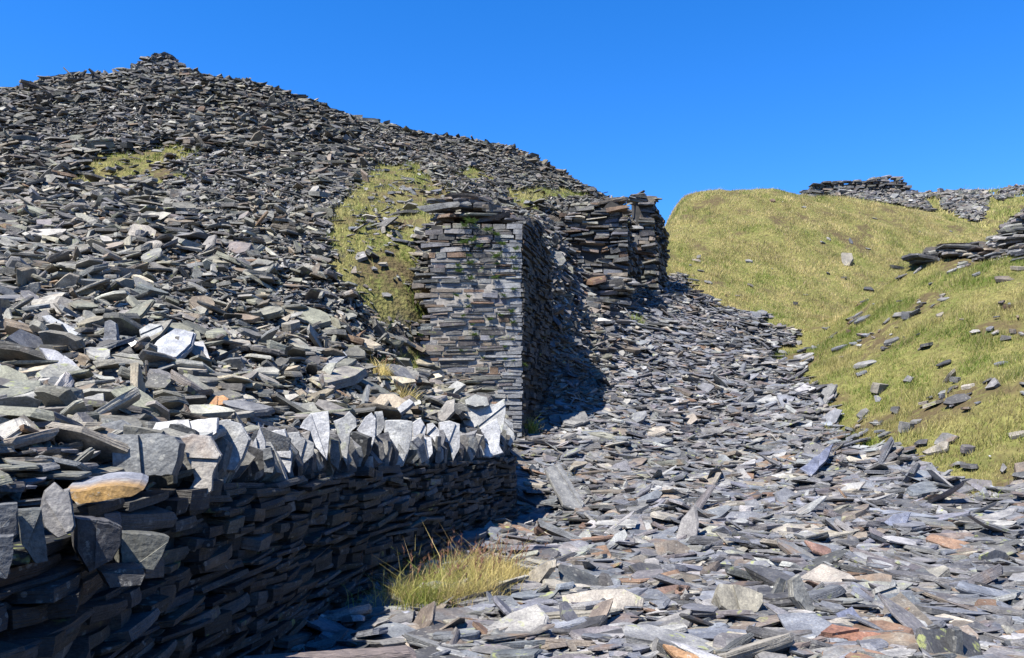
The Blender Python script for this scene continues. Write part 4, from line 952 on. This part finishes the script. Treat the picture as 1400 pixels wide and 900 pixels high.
# tussock at the foot of the wall
def tussock(name, label, uvs, n, h0, w0, green=.5, stalks=0, spread=.16):
    global VS, SZ, LP, CC, nvt
    VS, SZ, LP, CC = [], [], [], []; nvt = 0
    cs = np.array([hit(u, v) for u, v in uvs]); o = cs.mean(0)
    k = rng.integers(0, len(cs), n); base = cs[k] + np.c_[rng.normal(0, spread, (n, 2)), np.zeros(n)]; base[:, 2] = H(base[:, 0], base[:, 1]) - .02
    lean = np.c_[rng.normal(.08, .38, n), rng.normal(-.12, .35, n), np.zeros(n)]
    col = grasscol(base[:, 0] * 2, base[:, 1] * 2, n, green) * np.array([1.3, 1.22, 1.2, 1])
    addb(blades(base - o, h0 * np.exp(rng.normal(0, .3, n)), np.full(n, w0) * rng.uniform(.7, 1.3, n), lean, col, seg=2))
    if stalks:
        k = rng.integers(0, len(cs), stalks); base = cs[k] + np.c_[rng.normal(0, spread * 1.2, (stalks, 2)), np.zeros(stalks)]; base[:, 1] += .12; base[:, 2] = H(base[:, 0], base[:, 1])
        ln = np.c_[rng.normal(.12, .2, stalks), rng.normal(.0, .15, stalks), np.zeros(stalks)]; hs = h0 * rng.uniform(1.4, 2.3, stalks)
        br = np.tile([[.20, .12, .07, 1]], (stalks, 1)); addb(blades(base - o, hs, np.full(stalks, w0 * .55), ln, br, seg=2))
        m = stalks * 12; kk = rng.integers(0, stalks, m); tt = rng.uniform(.72, 1.0, m); pb = base[kk] + ln[kk] * hs[kk][:, None] * tt[:, None] ** 1.3 * 1.05 + np.array([0, 0, 1]) * (hs[kk] * tt * .96)[:, None]
        addb(blades(pb - o, np.full(m, .022), np.full(m, .011), rng.normal(0, .9, (m, 3)), np.tile([[.17, .09, .06, 1]], (m, 1))))
    me = raw_mesh(name, np.concatenate(VS), np.concatenate(SZ), np.concatenate(LP), {'tint': np.concatenate(CC)})
    ob = link(name, me, M_BLADE, label=label, category='grass'); ob.location = Vector(o); return ob
tussock('grass_tussock', 'big sunlit yellow-green grass tussock with brown seed stalks at the retaining wall foot',
        [(555, 838), (575, 842), (600, 838), (630, 832), (655, 826), (590, 815), (620, 812), (650, 810), (680, 812), (640, 798), (665, 800), (690, 804)], 11000, .23, .006, .12, 80, .12)
for (u, v, lab, n_b, hh, g) in [(530, 845, 'sparse dry grass stalks at the shaded wall foot, left of the big tussock', 120, .26, .2), (725, 598, 'small wisp of grass in the dark corner at the buttress foot', 260, .3, .5),
        (767, 660, 'low green grass tuft on rubble right of the wall end', 900, .13, .6), (555, 560, 'small straw-coloured tuft behind the coping in front of the buttress', 350, .22, .2),
        (525, 520, 'pale grass tuft on the rubble left of the buttress foot', 500, .2, .3), (870, 448, 'bright green tuft in the scree below the ruined walls', 250, .22, 1.1),
        (1130, 592, 'bright green tuft at the scree margin of the grass bank', 300, .12, 1.0), (1190, 610, 'vivid green fern-like tuft where scree and bank meet', 350, .12, 1.2), (1345, 690, 'lush green tuft at the lower corner of the bank', 1500, .10, 1.1)]:
    tussock('grass_tuft', lab, [(u, v), (u + 4, v - 1), (u - 4, v)], n_b, hh, .008 * (1 + (v < 620)), g, 0 if g > .3 else 5, .06 if v < 620 else .16)

# ------------------------------------------------------------------ ferns on the buttress
def fern_mesh(seed):
    r = np.random.default_rng(seed); V = []; lp = []; sz = []; C = []
    for k in range(16):
        a = r.uniform(-PI * .95, PI * .05) if False else r.uniform(0, 2 * PI); el = r.uniform(.1, 1.2); d = np.array([math.cos(a) * math.cos(el), -abs(math.sin(a)) * math.cos(el) - .25, math.sin(el) * .9 - .2]); d /= np.linalg.norm(d)
        s = np.cross(d, [0, 0, 1.]); s /= np.linalg.norm(s); ln = r.uniform(.06, .13); col = np.array([.065, .105, .03]) * r.uniform(.7, 1.5)
        for j in range(6):
            t = (j + .5) / 6
            for sg in (-1, 1):
                b = d * ln * t - np.array([0, 0, .03 * t * t]); w = .026 * (1 - t * .6); i0 = len(V)
                V += [b, b + s * sg * w + d * .012, b + s * sg * w * .6 + d * .024]; lp += [i0, i0 + 1, i0 + 2]; sz.append(3); C += [[*col, 1]] * 3
    return raw_mesh('fern', V, sz, lp, {'tint': np.array(C)})
FM = [fern_mesh(k) for k in range(4)]
FP = [(643,305,2.1),(634,310,1.6),(668,316,1.7),(677,322,1.5),(635,333,1.7),(647,330,1.6),(656,338,1.2),(686,335,1.5),(680,352,1.9),(706,342,1.3),(702,354,1.3),(641,351,1.2),(643,361,1.5),(625,364,1.1),(628,372,1.5),(679,362,1.0),(705,369,1.2),(643,382,1.4),(678,381,1.4),(623,405,1.1),(640,407,1.4),(659,368,.8),(702,397,1.2),(687,405,1.2),(641,420,1),(698,427,1.3),(684,432,1.1),(670,438,1.2),(701,442,1.1),(633,433,.9),(646,445,.9),(648,459,1.3),(672,462,.9),(689,475,.9),(701,465,.8),(630,480,.8),(660,490,.8),(690,492,.9),(574,459,.9),(702,494,.7),(721,368,1.1),(724,380,.9),(716,500,1.1),(718,516,1.0)]
for k, (u, v, sc) in enumerate(FP):
    me = FM[k % 4]; side = u > 714
    Y = YBU - .015 if not side else float(np.interp(u, [715, 755], [YBU, 20.0])) - .03
    p = P(u, v, Y)
    o = link('fern', me, M_BLADE, category='fern', group='small ferns rooted in the buttress masonry'); o.location = Vector(p); o.scale = (sc, sc * .7, sc); o.rotation_euler = (0, random.uniform(-.4, .4), random.uniform(-.3, .3) + (.9 if side else 0))
    row = 'under the loose cap' if v < 325 else 'in the upper third' if v < 365 else 'half way up' if v < 415 else 'in the lower half' if v < 465 else 'low down near the foot'
    colw = 'on the shaded right side of the buttress' if side else 'beside the clean corner of the buttress' if u > 693 else 'right of centre on the buttress' if u > 660 else 'left of centre on the buttress' if u > 632 else 'near the ragged left edge of the buttress'
    o['label'] = ('bushy' if sc > 1.55 else 'small' if sc > 1.05 else 'tiny') + ' green fern ' + row + ' ' + colw
    o['_uv'] = (u, v)

# ------------------------------------------------------------------ pick the slabs that show largest, the rest is scree
NL = len(LOOSE['c'])
def loose_mesh(sel, name, extra=True):
    S = Slabs()
    for lv, (n, R) in enumerate(((5, 2), (7, 3))):
        k = np.where(sel & (lod == lv))[0]
        if len(k) == 0: continue
        V, LC = make_slabs(LOOSE['c'][k], LOOSE['L'][k], LOOSE['W'][k], LOOSE['T'][k], LOOSE['X'][k], LOOSE['Z'][k], n=n, R=R, p=3., jag=.2)
        S.add(V, n, R, np.c_[LOOSE['C'][k], LOOSE['A'][k]], LC, ids=k)
    return S
S = loose_mesh(np.ones(NL, bool), 'tmp'); own = np.concatenate(S.own)
tmp = link('tmp', S.mesh('tmp'), M_SLATE)
bpy.context.view_layer.update()
dg = bpy.context.evaluated_depsgraph_get(); sc_ = bpy.context.scene
cnt = np.zeros(NL, int); us = np.arange(2, 1400, 3.2); vs = np.arange(80, 900, 3.2); cam = Vector(CAM)
for v_ in vs:
    D = raydir(us, np.full(len(us), v_))
    for d_ in D:
        ok, loc, nn_, fi, ob, mx = sc_.ray_cast(dg, cam, Vector(d_))
        if ok and ob is not None and ob.name == 'tmp': cnt[own[fi]] += 1
tm = tmp.data; bpy.data.objects.remove(tmp); bpy.data.meshes.remove(tm)
NSEL = 250
order = np.argsort(-cnt)[:NSEL]
picked = np.zeros(NL, bool); picked[order] = True
S = loose_mesh(~picked, 'slate_scree')
link('slate_scree', S.mesh('slate_scree'), M_SLATE, kind='stuff', label='loose grey slate waste covering the tip, the gully and the quarry floor', category='slate waste')
S = Slabs()
for args in [(60000, (-16, 1), (2.5, 22), lambda x, y, h, u, v: kT(x, y, h, u, v), .04, .13, W_TIP, .3),
             (90000, (-2, 14), (3.5, 19), lambda x, y, h, u, v: kR(x, y, h, u, v) & (rng.random(len(x)) < 1.0), .03, .12, [20, 10, 10, 14, 1, 4, 14, 3, 8], .28),
             (30000, (1, 14), (17, 34), kR, .07, .18, W_FLOOR, .3),
             (26000, (-16, 8), (18, 38), kT, .08, .2, W_TIP, .3)]:
    V, LC, C = chips(*args); S.add(V, 5, 2, C, LC)
link('slate_chips', S.mesh('slate_chips'), M_SLATE, kind='stuff', label='small slate chips filling the gaps between the loose slabs', category='slate waste')

# ---- labels for the picked slabs
U, Vv = proj(*LOOSE['c'].T)
MARKS = [(230, 470, 'the largest smooth slab'), (176, 472, 'the left quartz lump'), (295, 548, 'the orange-brown slab'), (112, 556, 'the thick lichened block'), (85, 497, 'the long pale sliding slab'), (150, 455, 'the upright grey slab on the tip'),
         (200, 625, 'the big coping block'), (180, 230, 'the small high grass patch'), (525, 350, 'the grass patch left of the buttress'), (215, 95, 'the peaked summit'), (640, 420, 'the buttress front'), (820, 340, 'the wall end with the square hole'),
         (890, 330, 'the rearmost wall stub'), (635, 810, 'the grass tussock'), (1012, 820, 'the chunky boulder'), (1100, 815, 'the tall leaning slate'), (1165, 868, 'the wide rust-red slab'), (1310, 885, 'the narrow slate post'), (1228, 712, 'the smooth tilted blue slab'),
         (1130, 755, 'the long reddish slab'), (947, 688, 'the small dark square slab'), (440, 890, 'the timber beam'), (770, 665, 'the slab tipping out of the shade'), (1345, 690, 'the lush green tuft'), (900, 810, 'the dark brown slab'), (470, 600, 'the dagger-shaped coping slab'),
         (660, 590, 'the massive end slabs'), (1060, 460, 'the foot of the mound'), (1125, 560, 'the left foot of the grass bank'), (60, 700, 'the upright double slab'), (20, 590, 'the rough speckled boulder at the left edge'), (750, 780, 'the tan splinter')]
def describe(i):
    z = LOOSE['Z'][i] / np.linalg.norm(LOOSE['Z'][i]); tl = abs(z[2]); u, v = U[i], Vv[i]
    m = min(MARKS, key=lambda q: (q[0] - u) ** 2 + ((q[1] - v) * 1.3) ** 2); du, dv = u - m[0], v - m[1]
    dd = math.hypot(du, dv); side = ('right of' if du > 0 else 'left of') if abs(du) > abs(dv) * 1.2 else ('below' if dv > 0 else 'above')
    near_ = 'just ' if dd < 45 else '' if dd < 110 else 'well '
    shp = 'long' if LOOSE['L'][i] > 1.9 * LOOSE['W'][i] else 'squarish' if LOOSE['L'][i] < 1.3 * LOOSE['W'][i] else 'oblong'
    pos = 'level' if tl > .94 else 'tilted' if tl > .6 else 'steeply propped'
    return f"{shp} {PAL[int(LOOSE['idx'][i])][0]} slab, {pos}, {near_}{side} {m[2]}"
def superlatives(items):
    """items: list of (object, base label, u, v, size). makes labels unique as far as extremes allow"""
    by = {}
    for it in items: by.setdefault(it[1], []).append(it)
    for lab, g in by.items():
        if len(g) == 1: g[0][0]['label'] = lab; continue
        rest = list(g)
        for word, key in (('largest ', lambda q: -q[4]), ('highest ', lambda q: q[3]), ('lowest ', lambda q: -q[3]), ('leftmost ', lambda q: q[2]), ('rightmost ', lambda q: -q[2])):
            if not rest: break
            b = min(rest, key=key)
            if word == 'largest ' or b is min(g, key=key): b[0]['label'] = word + lab; rest.remove(b)
        for b in rest: b[0]['label'] = 'lesser ' + lab; print('dup', b[0]['label'])
items = []; print('NL', NL, 'cnt', cnt[order][[0,50,100,200,-1]])
for i in order:
    V, LC = slab_from(i); o = single('slate_slab', '', 'slate slab', V, LC, np.array([[*LOOSE['C'][i], LOOSE['A'][i]]]), 8, 4, LOOSE['c'][i], M_SLATE, group='loose slabs on the slate waste')
    items.append((o, describe(i), U[i], Vv[i], cnt[i]))
superlatives(items)
ferns = [o for o in bpy.data.objects if o.name.split('.')[0] == 'fern']
superlatives([(o, o['label'], o['_uv'][0], o['_uv'][1], o.scale[0]) for o in ferns])
for o in ferns: del o['_uv']

# ------------------------------------------------------------------ light, sky, camera
sun_dir = Vector((-.41, -.42, .88)).normalized()
el = math.asin(sun_dir.z); az = math.atan2(sun_dir.x, sun_dir.y)
ld = bpy.data.lights.new('sun', 'SUN'); ld.energy = 5.0; ld.angle = math.radians(.5); ld.color = (1, .94, .84)
lo = bpy.data.objects.new('sun', ld); COL.objects.link(lo); lo.rotation_euler = sun_dir.to_track_quat('Z', 'Y').to_euler()
w = bpy.data.worlds.new('World'); bpy.context.scene.world = w; w.use_nodes = True; nt = w.node_tree; nt.nodes.clear()
sky = nt.nodes.new('ShaderNodeTexSky'); sky.sky_type = 'NISHITA'; sky.sun_disc = False; sky.sun_elevation = el; sky.sun_rotation = az; sky.air_density = 1.0; sky.dust_density = 0.0; sky.ozone_density = 3.0; sky.altitude = 600
hs = nt.nodes.new('ShaderNodeHueSaturation'); hs.inputs['Saturation'].default_value = 1.35; hs.inputs['Value'].default_value = 1.0; hs.inputs['Hue'].default_value = .49
bg = nt.nodes.new('ShaderNodeBackground'); bg.inputs['Strength'].default_value = .056; ow = nt.nodes.new('ShaderNodeOutputWorld')
nt.links.new(sky.outputs[0], hs.inputs['Color']); tint = mixc(nt, 1.0, hs.outputs[0], (.95, 1.08, 1.62), 'MULTIPLY'); nt.links.new(tint, bg.inputs['Color']); nt.links.new(bg.outputs[0], ow.inputs['Surface'])
cd = bpy.data.cameras.new('camera'); cd.sensor_width = 36; cd.lens = 36 * FPX / 1400; cd.clip_end = 3000; cd.clip_start = .05
co = bpy.data.objects.new('camera', cd); COL.objects.link(co); co.location = Vector(CAM); co.rotation_euler = (PI / 2 + TH, 0, 0)
sc = bpy.context.scene; sc.camera = co
sc.view_settings.view_transform = 'Standard'; sc.view_settings.look = 'None'; sc.view_settings.exposure = 1.6; sc.view_settings.gamma = 1; sc.view_settings.use_curve_mapping = False
sc.cycles.max_bounces = 5; sc.cycles.diffuse_bounces = 1
